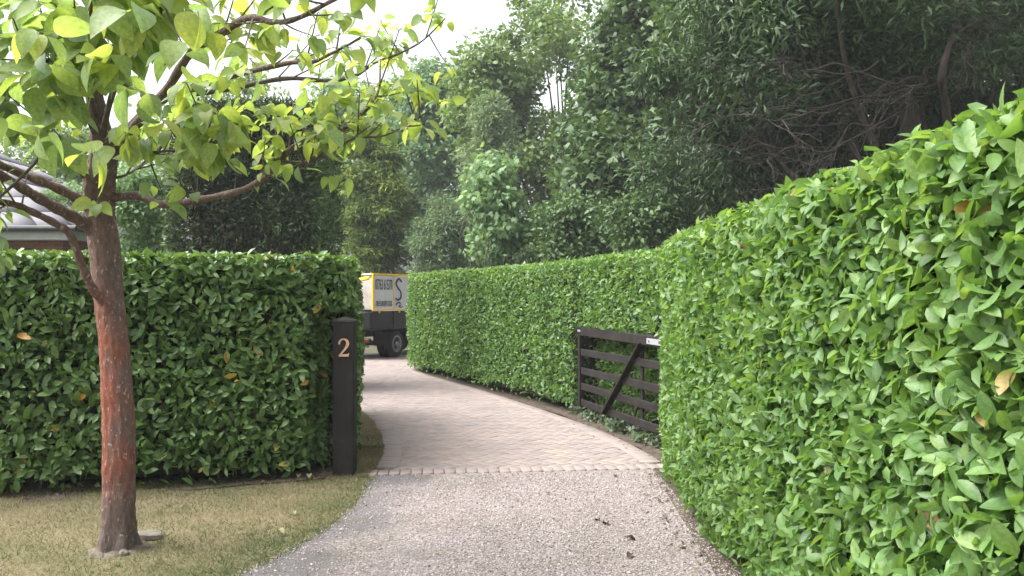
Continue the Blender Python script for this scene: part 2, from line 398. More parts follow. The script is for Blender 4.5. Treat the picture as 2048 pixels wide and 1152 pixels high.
# paving outline (inner faces of the border)
PL = smooth_poly([(-1.12, 7.66), (-1.11, 8.2), (-1.19, 9.0), (-1.43, 10.2), (-2.0, 12.2), (-3.2, 15.2), (-4.9, 19.0), (-7.5, 24.5)], 10)
PR = smooth_poly([(1.30, 7.9), (1.22, 8.6), (1.02, 9.6), (.62, 11.0), (-.55, 14.2), (-2.12, 18.2), (-1.95, 20.5), (.3, 24.5)], 10)
def xl(y): return np.interp(y, PL[:, 1], PL[:, 0])
def xr(y): return np.interp(y, PR[:, 1], PR[:, 0])
M_BED = surf("paving_joint_sand", (.045, .038, .033), (.075, .063, .055), 30, .95, .4)
paving = fill("block_paving", [tuple(p) for p in PL] + [tuple(p) for p in PR[::-1]], -.004, M_BED, kind="structure")
TINTS8 = [.04, .18, .32, .46, .6, .74, .86, .97]
M_PAVER = surf("paver", (.92, .92, .93), (1.09, 1.05, 1.02), 1.6, .82, .5, 120, tint=[(0, (.20, .172, .164)), (.3, (.245, .210, .198)), (.6, (.28, .236, .219)), (.85, (.315, .254, .222)), (1, (.26, .23, .222))], bdist=.004, world=True)
def paver_tpl(L, W):
    b = .004; h = .05; V = []; 
    for (l, ww, z) in ((L, W, -h), (L, W, -b), (L - 2 * b, W - 2 * b, 0)):
        V += [(-l / 2, -ww / 2, z), (l / 2, -ww / 2, z), (l / 2, ww / 2, z), (-l / 2, ww / 2, z)]
    Fq = [(8, 9, 10, 11)] + [(i * 4 + k, i * 4 + (k + 1) % 4, i * 4 + 4 + (k + 1) % 4, i * 4 + 4 + k) for i in (0, 1) for k in range(4)]
    Ft = [t for q in Fq for t in ((q[0], q[1], q[2]), (q[0], q[2], q[3]))]
    return np.array(V), np.array(Ft)
PAVER = paver_tpl(.1935, .0935)
bl = []                                         # x, y, z, angle, tint
c45, s45 = math.cos(math.radians(-42)), math.sin(math.radians(-42))
for i in range(-160, 160):                      # 45 degree herringbone of 200 x 100 blocks
    for j in range(-160, 160):
        kk = (i - j) % 4
        if kk not in (0, 3): continue
        rot = 0 if kk == 0 else 1
        px, py = (i * .1 + .1, j * .1 + .05) if rot == 0 else (i * .1 + .05, j * .1 + .1)
        x = c45 * px - s45 * py; y = s45 * px + c45 * py + 15
        if 7.8 < y < 23.6 and thr_y(x) + .16 < y and xl(y) - .04 < x < xr(y) + .04:
            bl.append((x, y, .016, math.radians(-42) + (0 if rot else math.pi / 2), rot))
# soldier course along the threshold
xx = np.arange(-1.27, 1.56, .1)
front = [(x, float(thr_y(x)) + .1, .0165, .105, 2) for x in xx]
def course(C, off):
    d = np.diff(C, axis=0); L = np.r_[0, np.cumsum(np.linalg.norm(d, axis=1))]; out = []
    for s in np.arange(.16, L[-1] - .3, .1015):
        x, y = np.interp(s, L, C[:, 0]), np.interp(s, L, C[:, 1]); x2, y2 = np.interp(s + .05, L, C[:, 0]), np.interp(s + .05, L, C[:, 1])
        a = math.atan2(y2 - y, x2 - x); nx_, ny_ = -math.sin(a), math.cos(a)
        if y < 7.95 + (x + 1.2) * .105: continue
        out.append((x + nx_ * off, y + ny_ * off, .0185, a, 3))
    return out
bl += front + course(PL, .07) + course(PR, -.07)
bl = np.array(bl); bt = np.clip(.48 + .13 * rng.standard_normal(len(bl)) + .05 * wob(bl[:, :3], .8), 0.02, .99)
cp = np.cos(bl[:, 3]); sp = np.sin(bl[:, 3]); tl = .003 * rng.standard_normal((len(bl), 2))
bn = norm(np.stack([tl[:, 0], tl[:, 1], np.ones(len(bl))], -1)); bd = np.stack([cp, sp, np.zeros(len(bl))], -1)   # short side of the block
bR = frames(bn, bd); bp_ = bl[:, :3] + np.c_[np.zeros((len(bl), 2)), .0012 * rng.standard_normal(len(bl))]
pk = pick_largest(bp_, np.full(len(bl), .2), bn, np.zeros(len(bl)), 300)
vm = variants("paver", PAVER, M_PAVER, TINTS8, False)
place("paver", vm, TINTS8, pk, bp_, bR, np.ones(len(bl)), bt, paving)
rest = np.setdiff1d(np.arange(len(bl)), pk)
add("far_pavers", scatter("far_pavers", PAVER, bp_[rest], bR[rest], np.ones(len(rest)), M_PAVER, bt[rest], False), paving, kind="stuff")

# grass blades on the lawn
M_GRASS = leaf_mat("grass_blade", [(0, (.070, .125, .042)), (.4, (.13, .152, .070)), (.7, (.23, .20, .13)), (1, (.34, .285, .205))], .7, .25, 1.3, .2, False)
N = 120000
gy = 3.9 + 5.2 * rng.random(N) ** 1.1; gy[:9000] = 7.6 + 3.6 * rng.random(9000); gx = edge_x(np.minimum(gy, 8.0)) + .07 * rng.random(N) ** 2 - (rng.random(N) ** 1.25) * 3.9
gx = np.where(gy > 7.55, xl(gy) - .165 - rng.random(N) ** 1.3 * .42, gx)
uu, vv = proj(np.stack([gx, gy, np.zeros(N)], -1)); k = (uu > -150) & (vv < 1300); gx, gy = gx[k], gy[k]; N = len(gx)
gp = np.stack([gx, gy, lawn_z(gx, gy) - .004], -1)
GB = (np.array([(-.5, 0, 0), (.5, 0, 0), (.3, .6, .05), (-.3, .6, .05), (0, 1, .2)]) * np.array([.14, 1, 1]), np.array([(0, 1, 4), (0, 1, 2)])[:1])
gd = norm(np.stack([rng.normal(0, .75, N), rng.normal(0, .75, N), np.full(N, .75)], -1)); gn = rng.standard_normal((N, 3))
GZ = gy > 7.5
gtint = np.clip(.54 + .42 * wob(gp, 1.3, 2) + .22 * wob(gp, 5.0) + .15 * wob(gp, 13.0) - .46 * np.exp(-((edge_x(np.minimum(gy, 8)) - gx) / .42) ** 2) + .13 * rng.standard_normal(N) + .4 * (gy > 7.5), 0, 1)
add("grass", scatter("grass", GB, gp, frames(gn, gd), .018 + .030 * rng.random(N) ** 1.5, M_GRASS, gtint, False),
    label="short dry mown grass on the lawn round the tree", category="grass", kind="stuff")

# loose chippings on the drive
M_CHIP = surf("gravel_chip", (.9, .9, .9), (1.08, 1.06, 1.05), 40, .8, 0, tint=[(0, (.11, .10, .10)), (.3, (.24, .21, .205)), (.65, (.36, .31, .30)), (.9, (.40, .355, .34)), (1, (.55, .52, .50))])
N = 60000
cy = 4.1 + 3.7 * rng.random(N); cx = -2.4 + 3.9 * rng.random(N)
cp3 = np.stack([cx, cy, np.full(N, .0)], -1)
dens = .24 + .9 * np.clip((cx + 1.05) / .6 + .7 * wob(cp3, 1.6, 1), 0, 1) * np.clip(.75 + .55 * wob(cp3, 2.3, 4), .15, 1)
dens = np.maximum(dens, .75 * np.exp(-((edge_x(cy) - cx) / .16) ** 2) * (cy < 5.9))
k = (rng.random(N) < dens) & (cy < thr_y(cx) - .01) & (cx > edge_x(cy) - .05) & (cx < 1.32); cp3 = cp3[k]; N = len(cp3); cp3[:, 2] = .008
CH = (np.array([(.5, 0, 0), (0, .6, .05), (-.55, .1, 0), (0, -.5, 0), (.05, .05, .38), (0, 0, -.3)]), np.array([(0, 1, 4), (1, 2, 4), (2, 3, 4), (3, 0, 4)]))
add("gravel_chippings", scatter("gravel_chippings", CH, cp3, frames(np.array([0, 0, 1.0]) + .35 * rng.standard_normal((N, 3)), rng.standard_normal((N, 3))), .007 + .011 * rng.random(N) ** 2, M_CHIP, np.clip(.5 + .19 * rng.standard_normal(N), 0, 1), False),
    label="loose pinkish grey chippings scattered over the drive", category="gravel", kind="stuff")

# ------------------------------------------------------------------ hedges
def hedge(name, foot, H, label, mat, density, size, inset=None, lean=0.0, ymax=99, tint0=.45, tsd=.2, fine=True, yellow=0.0, z0=.06, leafbias=(.6, .5, .85), fine_d=5.0, newtop=.18, seed=1):
    rg = np.random.default_rng(seed)
    foot = np.array(foot, float)
    if np.sum(foot[:, 0] * np.roll(foot[:, 1], -1) - np.roll(foot[:, 0], -1) * foot[:, 1]) < 0: foot = foot[::-1]
    C = np.vstack([foot, foot[:1]]); L = np.r_[0, np.cumsum(np.linalg.norm(np.diff(C, axis=0), axis=1))]
    S = np.linspace(0, L[-1], int(L[-1] / .05)); Q = np.c_[np.interp(S, L, C[:, 0]), np.interp(S, L, C[:, 1])]
    for _ in range(6): Q = (np.roll(Q, 1, 0) + Q * 2 + np.roll(Q, -1, 0)) / 4; 
    T = norm(np.roll(Q, -1, 0) - np.roll(Q, 1, 0)); NR = np.c_[T[:, 1], -T[:, 0]]
    ctr = foot.mean(0); root = thing(name, (ctr[0], ctr[1], 0), label, "hedge", "laurel hedges along the drive")
    nS = len(Q); rad = .13
    def point(i, z, d):
        q = Q[i]; n = NR[i]; off = -np.asarray(d, float)
        over = np.maximum(0, z - (H - rad)) / rad; off = off - rad * (1 - np.sqrt(np.maximum(0, 1 - over ** 2)))
        if inset is not None: off = off - inset(q, z)
        p = np.c_[q + n * off[:, None], z]
        b = .035 * wob(p, 1.6, seed) + .022 * wob(p, 4.2, seed * 2)
        p[:, :2] += n * b[:, None]; return p, np.c_[n, np.zeros(len(n))]
    # inner growth: a closed dark body a hand's breadth inside the leaves
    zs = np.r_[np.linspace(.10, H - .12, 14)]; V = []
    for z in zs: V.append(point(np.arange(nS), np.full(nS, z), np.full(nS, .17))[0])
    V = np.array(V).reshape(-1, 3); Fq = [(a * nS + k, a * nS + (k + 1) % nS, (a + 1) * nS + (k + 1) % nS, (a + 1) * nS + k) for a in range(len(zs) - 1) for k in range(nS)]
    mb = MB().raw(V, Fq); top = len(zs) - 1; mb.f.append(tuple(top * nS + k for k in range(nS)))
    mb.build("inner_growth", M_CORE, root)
    # leaves on the sides
    view = norm(np.c_[-Q[:, 0], -Q[:, 1]]); facing = np.sum(view * NR, 1)
    wgt = np.where(facing > -.25, 1.0, .18) * (Q[:, 1] < ymax) + .05
    uq, _ = proj(np.c_[Q, np.full(nS, 1.0)]); wgt = wgt * np.where((Q[:, 1] > .5) & (uq > -250) & (uq < 2500), 1, .2)
    n_side = int(density * .05 * H * wgt.sum())
    i = rg.choice(nS, n_side, p=wgt / wgt.sum()); z = z0 + (H - z0) * rg.random(n_side); d = .15 * rg.random(n_side) ** 1.3 - .02
    kz = z > z0 + .09 * (1 + wob(np.c_[Q[i], z * 0], 2.4, seed)) * (rg.random(n_side) > .12); i, z, d = i[kz], z[kz], d[kz]; n_side = len(i)
    p, o = point(i, z, d); p[:, :2] += T[i] * rg.uniform(-.04, .04, (n_side, 1))
    # leaves on the top
    lo, hi = Q.min(0), Q.max(0); n_top = int(density * .75 * (hi - lo).prod()); c = lo + (hi - lo) * rg.random((n_top, 2))
    def inside(c):
        r = np.zeros(len(c), bool); x, y = c[:, 0], c[:, 1]; A = foot; B = np.roll(foot, -1, 0)
        for (x1, y1), (x2, y2) in zip(A, B):
            cond = ((y1 > y) != (y2 > y)) & (x < (x2 - x1) * (y - y1) / (y2 - y1 + 1e-12) + x1); r ^= cond
        return r
    c = c[inside(c)]; dt = .09 * rg.random(len(c)) ** 1.3
    pt = np.c_[c, H - dt]; pt[:, 2] += .018 * wob(pt, 2.6, seed) + .035 * (rg.random(len(c)) ** 6)
    pos = np.vstack([p, pt]); out = np.vstack([o, np.tile([0, 0, 1.0], (len(pt), 1))]); dep = np.r_[d, dt]; N = len(pos)
    shoulder = np.clip((pos[:, 2] - (H - .16)) / .16, 0, 1)[:, None]; out = norm(out + shoulder * np.array([0, 0, .8]))
    a, b, r = leafbias
    n = norm(out * a + np.array([0, 0, b]) + r * rg.standard_normal((N, 3)))
    dr = out * .38 + np.array([0, 0, .30]) + .95 * rg.standard_normal((N, 3))
    low = np.clip(1 - pos[:, 2] / .35, 0, 1)[:, None]; dr = dr + low * np.array([0, 0, -1.3])
    R = frames(n, dr); sz = size * (.55 + .5 * rg.random(N) + .28 * rg.random(N) ** 4); pos = pos - R[:, :, 1] * (sz * .45)[:, None]
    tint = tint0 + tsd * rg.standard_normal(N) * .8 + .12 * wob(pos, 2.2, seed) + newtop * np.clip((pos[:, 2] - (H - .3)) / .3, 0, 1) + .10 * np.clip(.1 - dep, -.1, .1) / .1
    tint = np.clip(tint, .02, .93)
    if yellow: k = rg.random(N) < yellow; tint[k] = .955 + .045 * rg.random(k.sum())
    pk = pick_largest(pos, sz, R[:, :, 2], np.maximum(dep, 0), 300, (np.sum(norm(-pos + np.array([0, 0, EYE])) * out, 1) > 0) * 1.0)
    if yellow: tint[pk[rg.choice(len(pk), 12 if yellow > .002 else 4, replace=False)]] = rg.choice([.965, .985, 1.0], 12 if yellow > .002 else 4)
    tt = TINTS8[:-1] + [.92] + ([.965, .985, 1.0] if yellow else [])
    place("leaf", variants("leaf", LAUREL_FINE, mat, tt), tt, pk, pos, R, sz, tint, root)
    rest = np.setdiff1d(np.arange(N), pk); near = pos[rest, 1] < fine_d
    kind_ = rg.random(N)
    def sub(nm, tpl, k):
        k = rest[k]
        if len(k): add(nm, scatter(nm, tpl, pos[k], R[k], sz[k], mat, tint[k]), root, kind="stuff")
    kr = kind_[rest]
    sub("foliage", LAUREL if fine_d != 0 or yellow else LAUREL_FAR, ~near & (kr < .62)); sub("near_foliage", LAUREL_FINE, near & (kr < .62))
    sub("narrow_foliage", LAUREL_NARROW, (kr >= .62) & (kr < .84)); sub("clipped_foliage", LAUREL_CUT, kr >= .84)
    # woody stems at the foot
    for k in range(10, nS, 14):
        if facing[k] > -.3:
            q = Q[k] - NR[k] * (.22 + .1 * random.random()); b = [(q[0], q[1], -.02), (q[0] + random.uniform(-.05, .05), q[1] + random.uniform(-.05, .05), .2), (q[0] + random.uniform(-.1, .1), q[1] + random.uniform(-.1, .1), .5)]
            MB().tube(spline(b, 4), np.linspace(.022, .012, 9), 6).build("stem", M_STEM, root, True)
    return root

NEAR = [(1.27, -1.6), (1.25, 2), (1.25, 4.8), (1.28, 6.2), (1.38, 7.6), (1.50, 8.45), (1.66, 8.62), (2.7, 8.8), (2.75, -1.6)]
hedge("laurel_hedge", NEAR, 2.10, "tall bright green laurel hedge filling the right foreground beside the gravel drive", M_HEDGE_R, 2050, .090, fine_d=3.7, tint0=.47, yellow=.0012, seed=3)

GA = np.array([1.545, 8.85]); GB_ = np.array([.86, 11.6])           # gate: near end, far end
gdir = (GB_ - GA) / np.linalg.norm(GB_ - GA); gnrm = np.array([gdir[1], -gdir[0]])       # into the hedge
def gate_inset(q, z):
    s = (q - GA) @ gdir; L = np.linalg.norm(GB_ - GA); d = abs((q - GA) @ gnrm)
    m = (d < .35) * np.clip((s + .4) / .1, 0, 1) * np.clip((L + .03 - s) / .06, 0, 1)
    return m * (.05 + .24 * np.clip((1.22 - z) / .05, 0, 1))
FAR = [(1.60, 8.6), (.84, 11.58), (-.60, 14.95), (-2.31, 18.75), (-2.28, 19.2), (-1.95, 19.45), (-1.0, 19.45), (.7, 15.6), (2.15, 12.1), (2.9, 9.2)]
hedge("laurel_hedge", FAR, 2.12, "clipped green laurel hedge behind the dark field gate, running to the truck", M_HEDGE_R, 1100, .088, inset=gate_inset, tint0=.42, fine_d=0, seed=8)

def post_inset(q, z):
    d = np.hypot(q[:, 0] + 1.52, q[:, 1] - 7.66); a = (q[:, 0] > -1.85) & (q[:, 1] < 7.98)
    return a * np.clip((.36 - d) / .1, 0, 1) * .27 * np.clip((1.50 - z) / .06, 0, 1)
LEFT = [(-9.0, 5.3), (-3.99, 6.68), (-1.70, 7.50), (-1.48, 7.66), (-1.435, 7.95), (-1.87, 10.3), (-2.53, 11.9), (-3.6, 11.7), (-3.0, 9.3), (-9.0, 6.9)]
hedge("laurel_hedge", LEFT, 1.96, "shaded green laurel hedge with yellow leaves behind the red-trunked tree", M_HEDGE_L, 1400, .106, inset=post_inset, tint0=.42, fine_d=0, yellow=.0022, leafbias=(.75, .35, .8), newtop=.12, seed=5)

# ------------------------------------------------------------------ gate post with its numeral
pc = np.array([-1.505, 7.68]); yaw = math.radians(3); M_TIMBER = grain('dark_timber', (.004, .0036, .0035), (.022, .0185, .0175), (1, 1, .06)); ax = [(math.cos(yaw), math.sin(yaw), 0), (-math.sin(yaw), math.cos(yaw), 0), (0, 0, 1)]
post = thing("gate_post", (pc[0], pc[1], 0), "thick square dark timber gate post bearing a copper house number", "gate post")
mb = MB().box((pc[0], pc[1], .69), (.19, .19, 1.40), ax, .010)
mb.build("post_shaft", M_TIMBER, post)
c4 = [np.array([pc[0], pc[1], 1.384]) + sx * .098 * np.array(ax[0]) + sy * .098 * np.array(ax[1]) for sx, sy in ((-1, -1), (1, -1), (1, 1), (-1, 1))]
MB().raw(c4 + [c + np.array([0, 0, .014]) for c in c4] + [(pc[0], pc[1], 1.432)], [(0, 3, 2, 1), (0, 1, 5, 4), (1, 2, 6, 5), (2, 3, 7, 6), (3, 0, 4, 7), (4, 5, 8), (5, 6, 8), (6, 7, 8), (7, 4, 8)]).build("post_cap", surf("weathered_cap", (.03, .027, .027), (.07, .062, .06), 9, .8, .4, 40), post)
M_COPPER = surf("copper_numeral", (.62, .36, .24), (.80, .52, .36), 25, .36, .05, metallic=.85)
# numeral 2: a stroke of changing width, about 0.155 m tall
ctl = [(-.036, .108, .010), (-.040, .122, .016), (-.026, .146, .013), (.000, .155, .012), (.026, .142, .022), (.034, .114, .026), (.022, .082, .022), (-.004, .048, .016), (-.030, .018, .013), (-.038, .010, .012)]
cs = spline(np.array(ctl), 6); d2 = norm(np.gradient(cs[:, :2], axis=0)); nn = np.c_[-d2[:, 1], d2[:, 0]]
A = cs[:, :2] + nn * cs[:, 2:3] / 2; B = cs[:, :2] - nn * cs[:, 2:3] / 2
face = np.array([pc[0] + .004, pc[1], 0]) - .0955 * np.array(ax[1]); face[2] = 1.075
def on_face(p, d): return face + p[0] * np.array(ax[0]) + np.array([0, 0, p[1]]) - d * np.array(ax[1])
mb = MB(); n = len(cs)
V = [on_face(p, 0) for p in A] + [on_face(p, 0) for p in B] + [on_face(p, .008) for p in A] + [on_face(p, .008) for p in B]
Fc = []
for k in range(n - 1): Fc += [(2 * n + k, 2 * n + k + 1, 3 * n + k + 1, 3 * n + k), (k, k + 1, 2 * n + k + 1, 2 * n + k), (n + k, 3 * n + k, 3 * n + k + 1, n + k + 1)]
mb.raw(V, Fc)
foot2 = [(-.044, 0), (.042, 0), (.048, .030), (.040, .030), (.034, .022), (-.040, .020)]
V = [on_face(p, 0) for p in foot2] + [on_face(p, .0084) for p in foot2]; m6 = len(foot2)
mb.raw(V, [tuple(range(m6, 2 * m6))] + [(k, (k + 1) % m6, m6 + (k + 1) % m6, m6 + k) for k in range(m6)])
mb.build("numeral", M_COPPER, post, label="copper numeral 2 with a thick curved stroke")

# ------------------------------------------------------------------ field gate standing open against the hedge
gate = thing("field_gate", (GA[0], GA[1], 0), "dark five-bar wooden field gate folded back against the hedge", "gate")
Lg = np.linalg.norm(GB_ - GA); gd3 = np.array([*gdir, 0]); gn3 = np.array([*gnrm, 0])
def G(s, z, d=0):
    d = d + .07
    return np.array([GA[0], GA[1], 0]) + gd3 * s * Lg + gn3 * d + np.array([0, 0, z])     # s: 0 near end, 1 far end
M_GATE = grain('gate_timber', (.005, .004, .004), (.027, .022, .020), (.5, .12, 1))
MB().beam(G(0.0, 1.13), G(1.0, 1.145), .075, .115, bev=.008).build("top_rail", M_GATE, gate)
for z in (.865, .615, .405, .185): MB().beam(G(.02, z + .012), G(.985, z - .006), .026, .092, bev=.005).build("bar", M_GATE, gate)
MB().beam(G(.988, .10), G(.988, 1.085), .07, .075, up=gd3, bev=.006).build("closing_stile", M_GATE, gate)
MB().beam(G(.035, .10), G(.035, 1.20), .07, .085, up=gd3, bev=.006).build("hanging_stile", M_GATE, gate)
hd = spline([G(.20, 1.165, 0), G(.12, 1.20), G(.075, 1.29), G(.05, 1.42)], 5)
MB().tube(hd, np.linspace(.026, .030, len(hd)), 8).build("raised_head", M_GATE, gate)
MB().beam(G(.645, .15, -.028), G(.215, 1.10, -.028), .026, .085, up=gn3, bev=.005).build("brace", M_GATE, gate)
MB().beam(G(.26, .15, .028), G(.26, 1.09, .028), .026, .08, up=gd3, bev=.005).build("upright", M_GATE, gate)
M_GALV = surf("galvanised_steel", (.42, .43, .45), (.58, .58, .60), 30, .45, .1, metallic=.5)
st = MB().beam(G(.012, 1.125, -.0415), G(.155, 1.128, -.0415), .006, .062).build("hinge_strap", M_GALV, gate)
for s in (.035, .13): MB().lathe([(0, .012), (.006, .012), (.008, .008)], G(s, 1.127, -.0445), -gn3, 10).build("bolt", surf("bolt_dark", (.05, .05, .05), (.09, .09, .09), 9, .5, 0), st)
MB().beam(G(.955, 1.15, -.041), G(.995, 1.152, -.041), .006, .028).build("latch_plate", M_GALV, gate)

# ------------------------------------------------------------------ tipper truck
tf = norm(np.array([.41, .91, 0])); tl_ = np.array([-tf[1], tf[0], 0])
truck = bpy.data.objects.new("tipper_truck", None); COL.objects.link(truck); truck["_loc"] = 1
truck["label"] = "small dark tipper truck with yellow caged body parked beyond the hedges"; truck["category"] = "truck"
truck.location = (-3.52, 21.5, 0); truck.rotation_euler = (0, 0, math.atan2(tf[1], tf[0]))      # local x = forward, y = left, origin under the rear right corner
M_YEL = surf("yellow_paint", (.72, .42, .015), (.82, .50, .03), 6, .42, .05)
M_BODY = surf("dark_truck_paint", (.006, .0065, .008), (.014, .015, .018), 4, .45, .1)
M_CHAS = surf("chassis_black", (.005, .005, .0055), (.014, .0135, .0135), 8, .75, .2)
M_PANEL = surf("white_board", (.62, .62, .66), (.74, .74, .77), 3, .5, .05)
M_PLY = surf("pale_ply", (.40, .37, .33), (.55, .52, .47), 4, .8, .1)
M_INK = surf("sign_ink", (.015, .018, .03), (.03, .035, .05), 8, .6, 0)
M_TEAL = surf("sign_teal", (.03, .10, .13), (.05, .15, .18), 8, .6, 0)
M_RUB = surf("tyre_rubber", (.012, .012, .012), (.025, .025, .025), 20, .85, .3)
M_RIM = surf("wheel_rim", (.16, .16, .17), (.32, .32, .34), 12, .5, .1, metallic=.4)
M_RED = surf("red_lens", (.07, .012, .010), (.11, .02, .015), 9, .3, 0)
M_GLASS = surf("truck_glass", (.02, .025, .03), (.03, .035, .04), 3, .08, 0)
W_ = 1.95; BL = 2.9
MB().box((BL / 2, W_ / 2, .80), (BL, W_, .07), None, .008).build("bed_floor", M_BODY, truck)
for y in (.25, 1.70): MB().box((2.6, y if y > 1 else .45, .66), (5.0, .09, .15)).build("chassis_rail", M_CHAS, truck)
sp = MB().box((BL / 2, .022, 1.045), (BL, .04, .42), None, .006).build("side_board", M_BODY, truck)
for x in (.03, 1.0, 1.95, 2.85): MB().box((x, -.008, 1.03), (.06, .02, .44)).build("side_post", M_BODY, sp)
MB().box((BL / 2, -.006, .86), (BL - .1, .016, .05)).build("side_rib", M_BODY, sp)
sp = MB().box((BL / 2, W_ - .022, 1.045), (BL, .04, .42), None, .006).build("side_board", M_BODY, truck)
tg = MB().box((-.012, W_ / 2, 1.03), (.035, W_ - .02, .40), None, .006).build("tailgate", M_BODY, truck)
for y in (.08, .7, 1.3, 1.87): MB().box((-.036, y, 1.03), (.016, .07, .40)).build("tailgate_rib", M_BODY, tg)
MB().box((BL - .03, W_ / 2, 1.5), (.04, W_ - .06, 1.3)).build("headboard", M_PLY, truck)
MB().box((.55, W_ - .07, 1.72), (1.0, .02, .82)).build("inner_board", M_PLY, truck)
MB().box((1.0, W_ / 2 + .15, 1.70), (.02, W_ - .42, .84)).build("divider_board", M_PLY, truck)
# yellow cage
cg = MB()
fr = []
for y in (.0, W_ - .02):
    for x in (.02, .98, 1.94, 2.88): fr.append(((x, y, 1.27), (x, y, 2.19), .05 if x < .1 else .04))
    fr += [((0, y, 2.19), (BL, y, 2.19), .045), ((0, y, 1.285), (BL, y, 1.285), .04)]
for a, b, t_ in fr: MB().beam(a, b, t_, t_, up=(0, 1, 0) if a[0] == b[0] else (0, 0, 1), bev=.006).build("cage_bar", M_YEL, truck)
for x in (.02, 2.88): MB().beam((x, .04, 2.19), (x, W_ - .04, 2.19), .045, .045).build("cage_bar", M_PANEL if x < 1 else M_YEL, truck)
for x in (.30, 1.25): MB().box((x, -.012, 1.235), (.05, .03, .07), None, .006).build("cage_foot", M_YEL, truck)
sh = spline([(.0, .10, 2.06), (-.03, .5, 2.00), (-.02, 1.0, 2.03), (0, 1.85, 2.10)], 5)
V = [p + np.array([0, 0, .085]) for p in sh] + [p + np.array([-.03, 0, 0]) for p in sh] + [p - np.array([0, 0, .075]) * (1 if i > 3 else .2) for i, p in enumerate(sh)]
nn_ = len(sh); me = MB().raw(V, [(r * nn_ + k, r * nn_ + k + 1, (r + 1) * nn_ + k + 1, (r + 1) * nn_ + k) for r in (0, 1) for k in range(nn_ - 1)])
so = me.build("rolled_tarpaulin", surf("yellow_tarpaulin", (.78, .58, .02), (.88, .68, .05), 5, .5, .1), truck, True)
md = so.modifiers.new("thick", 'SOLIDIFY'); md.thickness = .03
def text(body, h, wd, x0, z0, mat, parent, name="lettering"):
    cu = bpy.data.curves.new(name, 'FONT'); cu.body = body; cu.size = 1; cu.extrude = .004; tmp = bpy.data.objects.new("tmp", cu); COL.objects.link(tmp)
    bpy.context.view_layer.update(); dg = bpy.context.evaluated_depsgraph_get(); me = bpy.data.meshes.new_from_object(tmp.evaluated_get(dg)); bpy.data.objects.remove(tmp)
    co = np.empty(len(me.vertices) * 3, np.float32); me.vertices.foreach_get("co", co); co = co.reshape(-1, 3); lo, hi = co.min(0), co.max(0)
    c = (co - lo) / np.maximum(hi - lo, 1e-6)
    out = np.stack([x0 + c[:, 0] * wd, -.020 - c[:, 2] * .004, z0 + c[:, 1] * h], -1)
    me.vertices.foreach_set("co", out.astype(np.float32).ravel()); me.update(); me.materials.clear(); me.materials.append(mat); me.name = name
    o = add(name, me, parent); return o
for k, (x0, x1) in enumerate(((.05, .955), (1.005, 1.915), (1.965, 2.855))):
    pn = MB().box(((x0 + x1) / 2, -.004, 1.735), (x1 - x0, .018, .85)).build("sign_board", M_PANEL, truck)
    if k == 0:
        text("07763 615370", .27, .80, x0 + .05, 1.80, M_INK, pn)
        text("-TREE SURGERY-LOGS-", .13, .80, x0 + .05, 1.38, M_INK, pn)
    if k == 1:
        ctl = [(.34, 2.03), (.20, 2.10), (.07, 1.98), (.16, 1.86), (.30, 1.75), (.30, 1.60), (.16, 1.54), (.05, 1.58)]
        c2 = spline(np.c_[np.array([p[0] + x0 for p in ctl]), np.full(len(ctl), -.018), np.array([p[1] for p in ctl])], 6)
        MB().tube(c2, .022, 6).build("lettering", M_INK, pn); MB().tube(c2 + np.array([.03, .006, -.012]), .018, 6).build("lettering", M_TEAL, pn)
        c3 = spline([(x0 + .06, -.018, 1.40), (x0 + .18, -.018, 1.47), (x0 + .30, -.018, 1.44)], 5); MB().tube(c3, .016, 6).build("lettering", M_INK, pn)
        c3 = spline([(x0 + .33, -.018, 1.40), (x0 + .22, -.018, 1.37), (x0 + .33, -.018, 1.335), (x0 + .4, -.018, 1.36)], 5); MB().tube(c3, .014, 6).build("lettering", M_INK, pn)
def wheel(x, y, out, wdt, dual=False):
    wr = MB().lathe([(-wdt / 2, .22), (-wdt / 2, .34), (-wdt / 2 + .03, .37), (wdt / 2 - .03, .37), (wdt / 2, .34), (wdt / 2, .22)], (x, y, .37), (0, 1, 0), 32).build("wheel", M_RUB, truck, True)
    e = wdt / 2 * out
    MB().lathe([(0, .225), (.012, .225), (.016, .19), (-.05, .15), (-.045, .07), (.02, .065), (.02, .0)], (x, y + e, .37), (0, out, 0), 24).build("rim", M_RIM, wr, True)
for y, o_ in ((.14, -1), (.36, -1), (W_ - .36, 1), (W_ - .14, 1)): wheel(1.22, y, o_, .19)
for y, o_ in ((.16, -1), (W_ - .16, 1)): wheel(4.25, y, o_, .20)
MB().tube([(1.22, .3, .37), (1.22, W_ - .3, .37)], .06, 10).build("axle", M_CHAS, truck)
for y in (.25, W_ - .25):
    V = []; 
    arc = [(1.22 + .46 * math.cos(t), .40 + .44 * math.sin(t)) for t in np.linspace(.1, math.pi - .0, 12)]
    for yy in (y - .22, y + .22): V += [(a, yy, min(b, .755)) for a, b in arc] + [(a, yy, min(b, .755) - .012) for a, b in arc]
    mb = MB(); n = 12; mb.raw(V, [(k, k + 1, 2 * n + k + 1, 2 * n + k) for k in range(n - 1)] + [(n + k, 3 * n + k, 3 * n + k + 1, n + k + 1) for k in range(n - 1)] + [(k, n + k, n + k + 1, k + 1) for k in range(n - 1)] + [(2 * n + k, 2 * n + k + 1, 3 * n + k + 1, 3 * n + k) for k in range(n - 1)])
    mb.build("mudguard", M_CHAS, truck)
    MB().box((.74, y, .52), (.014, .42, .36)).build("mud_flap", M_RUB, truck)
bm_ = MB().box((.03, W_ / 2, .50), (.07, W_ - .15, .13), None, .01).build("rear_bumper", M_CHAS, truck)
MB().box((.06, W_ / 2, .36), (.05, W_ - .3, .06), None, .01).build("underrun_bar", surf("bar_grey", (.10, .10, .10), (.18, .18, .18), 8, .6, .1), truck)
